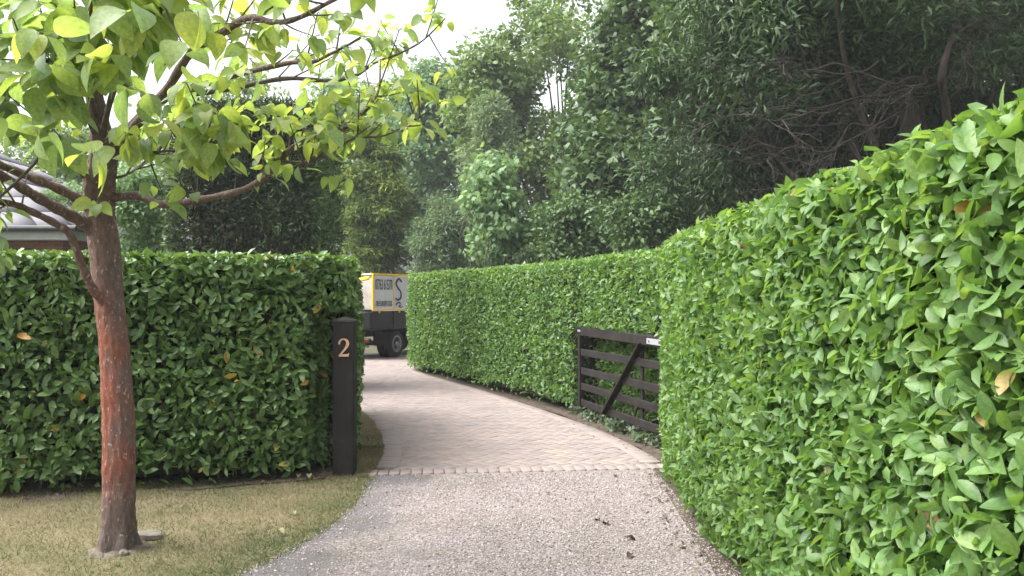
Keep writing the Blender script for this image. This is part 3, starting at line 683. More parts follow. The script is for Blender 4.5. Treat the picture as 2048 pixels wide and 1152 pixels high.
for y in (.22, W_ - .22): MB().box((-.015, y, .50), (.03, .26, .09), None, .008).build("tail_light", M_RED, truck)
MB().box((-.012, .68, .60), (.012, .52, .11)).build("number_plate", surf("plate_yellow", (.55, .42, .08), (.62, .48, .10), 5, .5, 0), truck)
MB().box((.35, .10, .70), (.35, .10, .14), None, .01).build("tool_box", M_CHAS, truck)
MB().box((2.35, .17, .55), (.7, .28, .32), None, .03).build("fuel_tank", M_CHAS, truck)
cab = [(2.98, .48), (2.98, 2.02), (3.25, 2.10), (3.95, 2.05), (4.62, 1.28), (5.22, 1.10), (5.30, .55), (5.22, .42)]
V = [(x, .04, z) for x, z in cab] + [(x, W_ - .04, z) for x, z in cab]; n = len(cab)
cb = MB().raw(V, [tuple(range(n)), tuple(range(n, 2 * n))[::-1]] + [(k, n + k, n + (k + 1) % n, (k + 1) % n) for k in range(n)]).build("cab", surf("white_cab_paint", (.60, .60, .60), (.70, .70, .70), 2, .35, 0), truck)
MB().raw([(3.15, .034, 1.30), (4.45, .034, 1.30), (3.90, .034, 1.93), (3.2, .034, 1.95)], [(0, 1, 2, 3)]).build("side_window", M_GLASS, cb)
MB().box((3.0, W_ / 2, 1.6), (.03, 1.4, .45)).build("rear_window", M_GLASS, cb)
V = [(3.99, .16, 2.015), (4.60, .12, 1.315), (4.60, W_ - .12, 1.315), (3.99, W_ - .16, 2.015)]
MB().raw([(a + .02, b, c + .012) for a, b, c in V], [(0, 1, 2, 3)]).build("windscreen", M_GLASS, cb)

# ------------------------------------------------------------------ house on the left
house = thing("house", (-13.4, 21, 0), "brick bungalow with pale grey hipped roof and green-grey gutter behind the left hedge", "house")
def brick_mat():
    m, t, out = newmat("brick_wall"); b = t.nodes.new("ShaderNodeBsdfPrincipled"); t.links.new(b.outputs[0], out.inputs[0])
    co = t.nodes.new("ShaderNodeTexCoord"); mp = t.nodes.new("ShaderNodeMapping"); mp.inputs["Rotation"].default_value = (math.radians(90), 0, 0); t.links.new(co.outputs["Object"], mp.inputs[0])
    br = t.nodes.new("ShaderNodeTexBrick"); br.inputs["Color1"].default_value = (.16, .065, .04, 1); br.inputs["Color2"].default_value = (.23, .10, .06, 1); br.inputs["Mortar"].default_value = (.20, .17, .14, 1)
    br.inputs["Scale"].default_value = 1; br.inputs["Brick Width"].default_value = .225; br.inputs["Row Height"].default_value = .075; br.inputs["Mortar Size"].default_value = .006
    t.links.new(mp.outputs[0], br.inputs[0]); t.links.new(br.outputs[0], b.inputs["Base Color"]); b.inputs["Roughness"].default_value = .9
    return m
x0, x1, y0, y1, ez = -18.0, -9.15, 17.35, 25.0, 2.95
MB().box(((x0 + x1) / 2, (y0 + y1) / 2, ez / 2), (x1 - x0, y1 - y0, ez)).build("wall", brick_mat(), house)
ov = .45; e = [(x0 - ov, y0 - ov, ez + .02), (x1 + ov, y0 - ov, ez + .02), (x1 + ov, y1 + ov, ez + .02), (x0 - ov, y1 + ov, ez + .02)]
rz = ez + 2.35; r0, r1 = (x0 + 3.9, (y0 + y1) / 2, rz), (x1 - 3.9, (y0 + y1) / 2, rz)
M_SLATE = surf("pale_slate", (.13, .127, .14), (.18, .174, .19), 2.2, .8, .25, 30, tint=[(0, (.82, .82, .85)), (1, (1.1, 1.08, 1.1))])
rf = MB().raw(e + [r0, r1], [(0, 1, 5, 4), (1, 2, 5), (2, 3, 4, 5), (3, 0, 4), (3, 2, 1, 0)]).build("roof", M_CHAS, house)
# slates laid in courses on the two roof slopes that face the drive
def slope(a, b, c, d, rows, cols, name):
    a, b, c, d = map(np.array, (a, b, c, d)); nrm_ = norm(np.cross(b - a, d - a)); pos = []; Rm = []; 
    for i in range(rows):
        t0, t1 = i / rows, (i + 1) / rows
        A0, B0 = a + (d - a) * t0, b + (c - b) * t0; A1, B1 = a + (d - a) * t1, b + (c - b) * t1
        Lr = np.linalg.norm(B0 - A0); nc = max(1, int(Lr / (np.linalg.norm(b - a) / cols)))
        for k in range(nc):
            s0, s1 = (k + .006) / nc, (k + .994) / nc
            q = [A0 + (B0 - A0) * s0, A0 + (B0 - A0) * s1, A1 + (B1 - A1) * s1, A1 + (B1 - A1) * s0]
            lift = [nrm_ * .034, nrm_ * .034, nrm_ * .019, nrm_ * .019]; V = [p + l for p, l in zip(q, lift)] + [p + l - nrm_ * .014 for p, l in zip(q, lift)]
            me = mesh_np(name, V, [(0, 1, 2, 3), (4, 7, 6, 5), (0, 4, 5, 1), (1, 5, 6, 2), (2, 6, 7, 3), (3, 7, 4, 0)], M_SLATE, np.full(8, random.random()))
            add(name, me, rf)
slope(e[0], e[1], r1, r0, 6, 14, "slate"); slope(e[1], e[2], r1, r1, 6, 12, "slate")
M_FASC = surf("grey_green_fascia", (.20, .22, .20), (.28, .29, .27), 5, .6, .1)
M_GUT = surf("dark_gutter", (.03, .035, .035), (.06, .065, .065), 5, .5, .1)
MB().box(((x0 + x1) / 2, y0 - ov + .02, ez - .10), (x1 - x0 + 2 * ov, .03, .20)).build("fascia", M_FASC, house)
MB().box((x1 + ov - .02, (y0 + y1) / 2, ez - .10), (.03, y1 - y0 + 2 * ov, .197)).build("fascia", M_FASC, house)
MB().box(((x0 + x1) / 2, (y0 - ov / 2), ez - .18), (x1 - x0 + 2 * ov - .1, ov - .06, .02)).build("soffit", M_PANEL, house)
MB().tube([(x0 - ov, y0 - ov - .05, ez + .02), (x1 + ov + .08, y0 - ov - .05, ez + .02)], .06, 10).build("gutter", M_GUT, house)
MB().tube([(x1 + ov + .06, y0 - ov - .05, ez + .021), (x1 + ov + .06, y1 + ov, ez + .021)], .058, 10).build("gutter", M_GUT, house)
for (wx, ww) in ((-10.05, .62), (-12.5, 1.5), (-15.5, 1.5)):
    wi = MB().box((wx, y0 - .02, 2.05), (ww, .06, 1.1), None, .01).build("window", surf("dark_frame", (.03, .03, .03), (.06, .06, .06), 6, .5, 0), house)
    MB().box((wx, y0 - .055, 2.05), (ww - .12, .012, .98)).build("pane", surf("window_glass", (.16, .19, .22), (.26, .29, .32), 1.5, .08, 0), wi)
    MB().box((wx, y0 - .07, 1.47), (ww + .15, .14, .06), None, .01).build("sill", M_FASC, wi)

# ------------------------------------------------------------------ trees
def limb(mb, pts, r0, r1, seg=7, m=5):
    s = spline(pts, m); mb.tube(s, np.linspace(r0, r1, len(s)), seg); return s

def crown_cloud(rg, centers, radii, per, size, tpl_bias=(.35, .75, .6), flat=.75, droop=-.25):
    """leaf positions and frames: per leaves in each clump"""
    n = len(centers); u, v = proj(centers); inb = (centers[:, 1] > .5) & (u > -120) & (u < 2170) & (v > -120) & (v < 1200)
    cnt = np.where(inb, per, per // 5).astype(int); idx = np.repeat(np.arange(n), cnt); N = len(idx)
    g_ = rg.standard_normal((N, 3)); g_ = norm(g_) * (rg.random((N, 1)) ** .45); g_[:, 2] *= flat
    pos = centers[idx] + g_ * radii[idx][:, None]
    sz = size * (.6 + .7 * rg.random(N)) * np.where(inb[idx], 1, 2.0)
    a, b, r = tpl_bias; nrm_ = norm(g_ * a + np.array([0, 0, b]) + r * rg.standard_normal((N, 3)))
    dr = g_ * .8 + np.array([0, 0, droop]) + .7 * rg.standard_normal((N, 3))
    return pos, frames(nrm_, dr), sz, idx

def ellipsoid_clumps(rg, c, r, n, cr, shell=.55, zlow=-1.0):
    q = []
    while len(q) < n:
        d = norm(rg.standard_normal(3)) * (shell + (1 - shell) * rg.random()) ** 1.0
        if d[2] < zlow: continue
        q.append(d)
    q = np.array(q); cen = np.array(c) + q * np.array(r); return cen, cr * (.65 + .7 * rg.random(n))

def tree(name, base, label, cat, blobs, per, leaf, tpl, mat, cr, trunk_r, tint0=.45, tsd=.18, nleaf=0, seed=1, group="trees behind the hedges", shell=.5, bias=(.35, .75, .6), flat=.75, droop=-.25, bark=None, limbs=True, leafname="leaf"):
    """blobs: list of (centre, radii, clump count)"""
    rg = np.random.default_rng(seed); base = np.array([*base, 0.0]) if len(base) == 2 else np.array(base, float)
    root = thing(name, base, label, cat, group); cs, rs = [], []
    for (c, r, n) in blobs:
        a, b = ellipsoid_clumps(rg, c, r, n, cr, shell); cs.append(a); rs.append(b)
    cs = np.vstack(cs); rs = np.concatenate(rs); ok = cs[:, 2] > .4; cs, rs = cs[ok], rs[ok]
    pos, R, sz, idx = crown_cloud(rg, cs, rs, per, leaf, bias, flat, droop); N = len(pos)
    ct = rg.standard_normal(len(cs)) * tsd * .7
    tint = np.clip(tint0 + ct[idx] + tsd * rg.standard_normal(N), 0.02, .98)
    pk = np.array([], int)
    if nleaf:
        dcam = np.linalg.norm(pos - np.array([0, 0, EYE]), axis=1); cc = np.array(blobs[0][0]); dist = np.linalg.norm(cc - np.array([0, 0, EYE]))
        pk = pick_largest(pos, sz, R[:, :, 2], np.clip((dcam - dist) * .35 + .3, 0, 3), nleaf)
        tt = TINTS8; place(leafname, variants(leafname, tpl, mat, tt), tt, pk, pos, R, sz, tint, root)
    rest = np.setdiff1d(np.arange(N), pk)
    add("crown", scatter("crown", tpl, pos[rest], R[rest], sz[rest], mat, tint[rest], False), root, **({"kind": "stuff"} if nleaf else {}))
    # trunk and limbs
    top = max(b[0][2] for b in blobs); mb = MB(); bk = bark or M_BARK
    mid = np.array(blobs[0][0]); tp = [base - [0, 0, .1], base * .75 + np.array([mid[0], mid[1], base[2]]) * .25 + [0, 0, (top - base[2]) * .35], np.array([mid[0], mid[1], base[2] + (top - base[2]) * .8])]
    s = limb(mb, tp, trunk_r, trunk_r * .35, 12); mb.build("trunk", bk, root, True)
    if limbs:
        for k in rg.choice(len(cs), min(len(cs), 26), replace=False):
            c = cs[k]; t_ = np.clip((c[2] - base[2]) / max(top - base[2], .1) * .55, .2, .95); a = s[int(t_ * (len(s) - 1))]
            if c[2] < a[2] - 2.5: continue
            m_ = (a + c) / 2 + rg.standard_normal(3) * .25; mb = MB(); limb(mb, [a, m_, c], trunk_r * .28, .012, 6); mb.build("limb", bk, root, True)
    return root

M_LF_MID = leaf_mat("broadleaf_mid", [(0, (.065, .110, .042)), (.5, (.135, .215, .075)), (1, (.23, .33, .12))], .45, .32, 1.5, .4, False)
M_LF_PALE = leaf_mat("broadleaf_pale", [(0, (.095, .17, .095)), (.5, (.16, .27, .14)), (1, (.24, .37, .18))], .5, .35, 1.3, .35, False)
M_LF_DARK = leaf_mat("foliage_dark", [(0, (.026, .050, .022)), (.5, (.056, .104, .042)), (1, (.115, .19, .075))], .5, .2, 1.3, .3, False)
M_LF_GOLD = leaf_mat("conifer_golden", [(0, (.045, .080, .022)), (.5, (.12, .185, .040)), (1, (.27, .33, .06))], .6, .25, 1.4, .25, False)
M_LF_GREY = leaf_mat("conifer_grey_green", [(0, (.075, .125, .068)), (.5, (.14, .21, .11)), (1, (.21, .29, .15))], .6, .25, 1.2, .25, False)
M_LF_YEW = leaf_mat("clipped_conifer_needles", [(0, (.018, .028, .015)), (.45, (.042, .064, .032)), (.8, (.090, .140, .058)), (1, (.15, .23, .085))], .7, .12, 1.2, .2, False)
M_LF_BROWN = leaf_mat("dead_needles", [(0, (.020, .014, .009)), (.5, (.045, .031, .020)), (1, (.085, .062, .04))], .8, .1, 1.1, .15, False)

def B(u, v, D, ru, rv, rd, n):      # blob given by its photo place and depth; radii in photo pixels and metres
    return (tuple(P(u, v, D)), (ru / F * D, rd, rv / F * D), n)

# far background broadleaf trees
tree("broadleaf_tree", (P(1130, 0, 36)[0], 36), "tall hazy broadleaf tree rising in the middle behind the spire-shaped conifer", "tree", [B(1120, 250, 36, 190, 330, 3.0, 100), B(985, 210, 35, 75, 170, 1.6, 34)], 300, .25, DIAMOND, M_LF_MID, 1.0, .28, .55, seed=21)
tree("broadleaf_tree", (P(860, 0, 44)[0], 44), "lower light green broadleaf tree at the far end of the drive", "tree", [B(850, 330, 44, 150, 210, 4, 90), B(880, 210, 43, 75, 85, 2.2, 30), B(700, 330, 46, 110, 150, 3.5, 45)], 330, .30, DIAMOND, M_LF_PALE, 1.15, .25, .42, seed=22)
tree("broadleaf_tree", (P(90, 0, 38)[0], 38), "sparse green tree showing behind the bungalow roof", "tree", [B(90, 330, 38, 170, 110, 3.5, 46)], 260, .24, DIAMOND, M_LF_MID, 1.1, .24, .6, seed=23)
tree("broadleaf_tree", (P(1345, 0, 25)[0], 25), "dense dark green sycamore hanging over the far hedge behind the gate", "tree", [B(1330, 170, 24.5, 165, 300, 2.6, 120), B(1220, 380, 24, 120, 150, 1.8, 50), B(1470, 60, 21, 150, 150, 2.2, 50)], 260, .22, LOBED_LOW, M_LF_DARK, .85, .26, .72, seed=24, nleaf=300)
tree("broadleaf_tree", (P(560, 0, 40)[0], 40), "green tree whose top shows above the tall clipped conifer", "tree", [B(420, 260, 40, 160, 110, 3.5, 40)], 240, .24, DIAMOND, M_LF_MID, 1.1, .24, .5, seed=25)
# young maple, spire conifer, two conifers beyond the truck
tree("young_maple", (P(985, 0, 20.6)[0], 20.6), "slim pale green young maple with lobed leaves above the far hedge", "tree", [B(985, 420, 20.6, 52, 125, .7, 44), B(1060, 480, 20.9, 42, 60, .5, 12), B(985, 640, 20.6, 40, 120, .5, 10)], 70, .185, LOBED, M_LF_PALE, .36, .06, .62, .15, seed=31, nleaf=300, bias=(.9, .35, .5), droop=-.7)
tree("spire_conifer", (P(978, 0, 31)[0], 31), "pale feathery spire-shaped conifer rising behind the young maple", "tree", [B(980, 330, 31, 46, 75, .9, 34), B(980, 250, 31, 24, 50, .5, 16), B(980, 205, 31, 8, 30, .2, 6), B(980, 480, 31, 60, 140, 1.2, 30)], 420, .20, NEEDLE, M_LF_GREY, .55, .12, .75, .12, seed=32, bias=(.3, .3, .9), droop=.4)
tree("golden_conifer", (P(755, 0, 31)[0], 31), "yellow-green layered conifer just above the truck cage", "tree", [B(752, 440, 31, 62, 110, 1.3, 80), B(745, 330, 31, 50, 70, 1, 34), B(760, 620, 31, 80, 120, 1.6, 30)], 380, .24, NEEDLE, M_LF_GOLD, .55, .16, .44, .27, seed=33, bias=(.5, .6, .6), flat=.42, droop=-.2)
tree("grey_conifer", (P(880, 0, 29.5)[0], 29.5), "soft grey-green conifer between the truck and the young maple", "tree", [B(880, 480, 29.5, 58, 95, 1.2, 70), B(900, 620, 29.5, 60, 100, 1.2, 26)], 380, .19, NEEDLE, M_LF_GREY, .5, .14, .45, .16, seed=34, bias=(.4, .5, .8), droop=.1)
tree("leafy_shrub", (P(1160, 0, 19.5)[0], 19.5), "mid green leafy shrub peeping over the far hedge beside the maple", "shrub", [B(1150, 470, 19.5, 85, 65, .8, 40), B(1290, 440, 17.5, 70, 50, .7, 26), B(1160, 640, 19.5, 70, 110, .7, 16)], 150, .13, OVAL, M_LF_DARK, .46, .05, .78, seed=35, limbs=False)
tree("leafy_shrub", (P(280, 0, 16.5)[0], 16.5), "pale fresh green shrub between the red-trunked tree and the clipped conifer", "shrub", [B(275, 410, 16.5, 62, 75, .8, 40), B(280, 560, 16.5, 60, 90, .7, 20), B(130, 430, 19.5, 50, 60, .7, 16)], 260, .10, OVAL, M_LF_PALE, .42, .05, .62, seed=36, limbs=False)

# tall clipped conifer block
rg = np.random.default_rng(41); cx0, cx1, cy0, cy1, ch = -5.72, -3.18, 14.0, 16.0, 4.85
con = thing("clipped_conifer", ((cx0 + cx1) / 2, (cy0 + cy1) / 2, 0), "tall dark clipped block of conifer with brown inner twigs behind the left hedge", "conifer")
MB().box(((cx0 + cx1) / 2, (cy0 + cy1) / 2, ch / 2 - .1), (cx1 - cx0 - .7, cy1 - cy0 - .6, ch - .5)).build("inner_growth", M_CORE, con)
def box_pts(n, x0, x1, y0, y1, z0, z1, side):
    a, b = rg.random(n), rg.random(n)
    if side == 'f': p = np.c_[x0 + (x1 - x0) * a, np.full(n, y0), z0 + (z1 - z0) * b]; o = (0, -1, 0)
    if side == 'r': p = np.c_[np.full(n, x1), y0 + (y1 - y0) * a, z0 + (z1 - z0) * b]; o = (1, 0, 0)
    if side == 'l': p = np.c_[np.full(n, x0), y0 + (y1 - y0) * a, z0 + (z1 - z0) * b]; o = (-1, 0, 0)
    if side == 't': p = np.c_[x0 + (x1 - x0) * a, y0 + (y1 - y0) * b, np.full(n, z1)]; o = (0, 0, 1)
    return p, np.tile(np.array(o, float), (n, 1))
pp, oo = map(np.vstack, zip(box_pts(40000, cx0, cx1, cy0, cy1, .3, ch, 'f'), box_pts(16000, cx0, cx1, cy0, cy1, .3, ch, 'r'), box_pts(5000, cx0, cx1, cy0, cy1, .3, ch, 'l'), box_pts(5000, cx0, cx1, cy0, cy1, .3, ch, 't')))
dd = .36 * rg.random(len(pp)) ** .9 - .04 + .07 * wob(pp, 3.3, 7); pp = pp - oo * dd[:, None]
pp[:, 0] = np.where(pp[:, 2] > ch - .6, (pp[:, 0] - (cx0 + cx1) / 2) * (1 - .12 * (pp[:, 2] - ch + .6)) + (cx0 + cx1) / 2, pp[:, 0])
pp += (oo * (.05 * wob(pp, 1.8) + .05 * wob(pp, 4.5, 3))[:, None]); N = len(pp)
Rm = frames(oo * .4 + rg.standard_normal((N, 3)) * .8, oo * .5 + np.array([0, 0, .35]) + .8 * rg.standard_normal((N, 3)))
edge = np.maximum(np.exp(-np.maximum(0, cx1 - pp[:, 0]) / .22), np.exp(-np.maximum(0, pp[:, 0] - cx0) / .26)); isf = oo[:, 1] < -.5
tn = np.clip(.40 + .22 * rg.standard_normal(N) + .45 * edge + .22 * wob(pp, 3.0, 2), 0, 1); br = isf & (rg.random(N) < .42 * (1 - edge) * np.clip(.6 + .8 * wob(pp, 1.3, 5), 0, 1))
szz = .055 + .10 * rg.random(N)
add("foliage", scatter("foliage", NEEDLE, pp[~br], Rm[~br], szz[~br], M_LF_YEW, tn[~br], False), con)
add("dead_foliage", scatter("dead_foliage", NEEDLE, pp[br], Rm[br], szz[br], M_LF_BROWN, tn[br], False), con)
for (u, v0, v1) in ((392, 415, 300), (465, 395, 330), (400, 490, 470), (520, 470, 440), (600, 480, 455)):
    a, b = P(u, v0, 13.95), P(u + random.uniform(-6, 6), v1, 13.98)
    MB().tube(spline([a, (a + b) / 2 + np.array([.03, 0, 0]), b], 5), np.linspace(.016, .008, 11), 6).build("bare_stem", M_DEAD, con, True)
MB().tube([(-4.45, 15.0, -.1), (-4.45, 15.0, 3.8)], [.16, .08], 10).build("trunk", M_BARK, con, True)

# big dark conifer on the right with dead twigs under its skirt
tree("dark_conifer", (7.6, 15.5), "huge dark conifer overhanging the right hedge with bare brown twigs underneath", "tree",
     [B(1800, -60, 14.5, 400, 240, 3.0, 120), B(1520, 130, 15.5, 210, 180, 1.6, 60), B(1960, 150, 16, 260, 200, 2.0, 60), B(1540, 330, 17.5, 230, 110, 1.6, 50), B(1860, 330, 18, 260, 160, 2.0, 40)], 520, .185, NEEDLE, M_LF_DARK, .75, .30, .42, .2, seed=51, bias=(.4, .5, .8), limbs=True)
tree("dark_conifer", (12.5, 21), "second dark conifer added to shut out light at the far right edge", "tree", [((11.5, 20.5, 5.0), (5.5, 2.5, 4.8), 110), ((6.5, 23.5, 3.5), (3.5, 1.5, 3.2), 60)], 420, .24, NEEDLE, M_LF_DARK, 1.0, .35, .35, .18, seed=52)  # tree added at the right rear to keep the background dark
dt = bpy.data.objects.get("dark_conifer"); rg = np.random.default_rng(61)
def twiggy(mb, p, d, L, r, depth):
    n = 5; pts = [np.array(p, float)]; d = norm(d)
    for k in range(n):
        d = norm(d + rg.normal(0, .16, 3) + np.array([0, 0, -.015])); pts.append(pts[-1] + d * L / n)
    pts = np.array(pts); mb.tube(pts, np.linspace(r, r * .45, n + 1), 5 if r > .006 else 4, False)
    if depth:
        for k in range(1, n + 1):
            for _ in range(2 if depth > 1 else 1):
                dd_ = norm(d * .8 + rg.normal(0, .55, 3)); twiggy(mb, pts[k], dd_, L * rg.uniform(.32, .6), r * .5, depth - 1)
for (u, v, D, eu, ev, eD, r) in ((1890, 165, 12.6, 1560, 120, 11.8, .035), (1900, 150, 12.6, 1500, 240, 12.4, .035), (1885, 120, 12.4, 1780, 200, 11.6, .026), (1860, 190, 12.8, 1400, 210, 13.2, .03), (1840, 200, 12.8, 1480, 320, 12.9, .03), (1800, 230, 12.8, 1560, 330, 12.3, .024), (1760, 120, 12.3, 1440, 120, 12.4, .026), (1900, 60, 12.2, 1990, 10, 11.6, .026), (1730, 260, 13, 1500, 380, 13.4, .022), (1700, 240, 13, 1380, 300, 13.6, .022), (1960, 60, 12, 1930, 100, 11.4, .018), (1650, 180, 12.6, 1350, 260, 13.5, .02)):
    a, b = P(u, v, D + .9), P(eu, ev, eD + .9); mb = MB(); r = r * .72; L = np.linalg.norm(b - a); pts = [a]; d = norm(b - a)
    m = 9
    for k in range(1, m + 1): pts.append(a + (b - a) * k / m + rg.normal(0, .07, 3) + np.array([0, 0, -.12 * math.sin(k / m * 3.1)]))
    pts = spline(pts, 3); mb.tube(pts, np.linspace(r, r * .25, len(pts)), 6)
    for k in range(4, len(pts), 2):
        twiggy(mb, pts[k], norm(d * .9 + rg.normal(0, .55, 3) + np.array([0, 0, -.12])), rg.uniform(.35, 1.0), max(r * .34, .006), 1)
    mb.build("dead_branch", M_DEAD, dt, True)
mb = MB(); mb.tube(spline([P(1905, 300, 14.2), P(1892, 200, 13.4), P(1886, 150, 12.8), P(1905, 80, 13.0), P(1960, -60, 14.2)], 6), np.linspace(.07, .04, 25), 10); mb.build("lean_trunk", surf("pinkish_bark", (.03, .024, .021), (.075, .058, .05), 7, .9, .5, 30), dt, True)

# ------------------------------------------------------------------ garden tree in the left foreground
def trunk_mat():
    m, t, out = newmat("red_algae_bark"); b = t.nodes.new("ShaderNodeBsdfPrincipled"); t.links.new(b.outputs[0], out.inputs[0])
    co = t.nodes.new("ShaderNodeTexCoord"); mp = t.nodes.new("ShaderNodeMapping"); mp.inputs["Scale"].default_value = (1, 1, .42); t.links.new(co.outputs["Object"], mp.inputs[0])
    n1 = noise(t, 42, 7, .72, vec=mp.outputs[0]); bark = ramp(t, [(.28, (.085, .066, .058)), (.55, (.155, .122, .108)), (.78, (.23, .19, .17))], n1.outputs["Fac"])
    n2 = noise(t, 7, 5, .65, vec=mp.outputs[0]); sx = t.nodes.new("ShaderNodeSeparateXYZ"); t.links.new(co.outputs["Object"], sx.inputs[0])
    hz = ramp(t, [(.0, (0, 0, 0)), (.13, (.15, .15, .15)), (.24, (1, 1, 1)), (.60, (.85, .85, .85)), (.75, (.22, .22, .22)), (1, (.12, .12, .12))])
    mr = t.nodes.new("ShaderNodeMapRange"); mr.inputs[1].default_value = 0; mr.inputs[2].default_value = 2.3; t.links.new(sx.outputs[2], mr.inputs[0]); t.links.new(mr.outputs[0], hz.inputs[0])
    ms = t.nodes.new("ShaderNodeMapRange"); ms.inputs[1].default_value = -2.62; ms.inputs[2].default_value = -2.42; ms.inputs[3].default_value = .30; ms.inputs[4].default_value = -.10; t.links.new(sx.outputs[0], ms.inputs[0])
    ad = t.nodes.new("ShaderNodeMath"); ad.operation = 'ADD'; t.links.new(n2.outputs["Fac"], ad.inputs[0]); t.links.new(ms.outputs[0], ad.inputs[1])
    rm = ramp(t, [(.30, (.1, .1, .1)), (.58, (.9, .9, .9))], ad.outputs[0])
    mu = t.nodes.new("ShaderNodeMath"); mu.operation = 'MULTIPLY'; t.links.new(hz.outputs[0], mu.inputs[0]); t.links.new(rm.outputs[0], mu.inputs[1])
    red = ramp(t, [(.3, (.19, .056, .032)), (.7, (.36, .112, .062))], n1.outputs["Fac"])
    mx = t.nodes.new("ShaderNodeMix"); mx.data_type = 'RGBA'; t.links.new(mu.outputs[0], mx.inputs[0]); t.links.new(bark.outputs[0], mx.inputs[6]); t.links.new(red.outputs[0], mx.inputs[7])
    vo = noise(t, 75, 2, .5, vec=mp.outputs[0]); fl = ramp(t, [(.63, (0, 0, 0)), (.70, (.75, .75, .75))], vo.outputs["Fac"])
    m2 = t.nodes.new("ShaderNodeMix"); m2.data_type = 'RGBA'; t.links.new(fl.outputs[0], m2.inputs[0]); t.links.new(mx.outputs[2], m2.inputs[6]); m2.inputs[7].default_value = (.46, .41, .37, 1)
    t.links.new(m2.outputs[2], b.inputs["Base Color"]); b.inputs["Roughness"].default_value = .88; b.inputs["Specular IOR Level"].default_value = .25
    bp = t.nodes.new("ShaderNodeBump"); bp.inputs["Strength"].default_value = 1.0; bp.inputs["Distance"].default_value = .022
    t.links.new(n1.outputs["Fac"], bp.inputs["Height"]); t.links.new(bp.outputs[0], b.inputs["Normal"])
    return m
M_TRUNK = trunk_mat(); rg = np.random.default_rng(71); TD = 5.4
gt = thing("garden_tree", P(238, 1100, TD) * np.array([1, 1, 0]), "leaning garden tree with red-stained trunk and large heart-shaped leaves", "tree")
tp = [(241, 1140, 66), (240, 1110, 49), (238, 1075, 39), (240, 1000, 34), (240, 850, 34), (230, 700, 31), (218, 600, 31), (208, 500, 32), (198, 420, 31), (196, 360, 33), (204, 310, 27), (196, 240, 19), (176, 150, 15), (150, 60, 12), (120, -60, 9), (90, -200, 6)]
tc = np.array([[*P(u, v, TD - .0022 * max(0, 420 - v)), r / F * TD * .90] for u, v, r in tp])
s4 = []
for col in range(4): s4.append(spline(np.c_[tc[:, col], np.zeros(len(tc)), np.zeros(len(tc))], 22)[:, 0])
tpts = np.array(s4[:3]).T; trad = s4[3]
TS = 56
V, Fc = tube(tpts, trad, TS); ctr = np.repeat(tpts, TS, 0); dv = V - ctr
ang = np.tile(np.arange(TS) / TS * 2 * np.pi, len(tpts)); hgt = V[:, 2]
k = 1 + .05 * np.sin(ang * 3 + hgt * 2.2) + .035 * wob(V, 9) + .03 * wob(V, 26) + .022 * np.sin(ang * 13 + 2.2 * np.sin(hgt * 7) + 1.5 * np.sin(hgt * 19 + ang * 2)) + .018 * wob(V * np.array([1, 1, .5]), 75) + .22 * np.exp(-np.maximum(hgt, 0) / .10) * np.sin(ang * 5 + 1)
V = ctr + dv * k[:, None]
add("trunk", mesh_np("trunk", V, Fc, M_TRUNK, smooth=True), gt)
th_ = np.linspace(0, 2 * np.pi, 40, endpoint=False); rr_ = [0.02, .10, .15, .20]; c0_ = P(240, 1104, TD); MV = []
for k_, r_ in enumerate(rr_):
    for a_ in th_: q_ = r_ * (1 + .14 * math.sin(a_ * 3 + 1) + .12 * math.sin(a_ * 8) + .08 * math.sin(a_ * 15)); MV.append((c0_[0] + q_ * math.cos(a_), c0_[1] + q_ * math.sin(a_), (.030, .030, .026, .004)[k_] + .003 * math.sin(a_ * 9 + k_) + .003 * math.sin(a_ * 17 + 2 * k_)))
MF = [(a * 40 + k, a * 40 + (k + 1) % 40, (a + 1) * 40 + (k + 1) % 40, (a + 1) * 40 + k) for a in range(3) for k in range(40)]
add("bare_soil", mesh_np("bare_soil", MV, np.array(MF)[:, ::-1], surf("dry_soil", (.10, .08, .06), (.22, .18, .14), 16, .97, .9, 60, bdist=.02), smooth=True), kind="structure")
def upx(pts): return np.array([P(u, v, D) for u, v, D in pts])
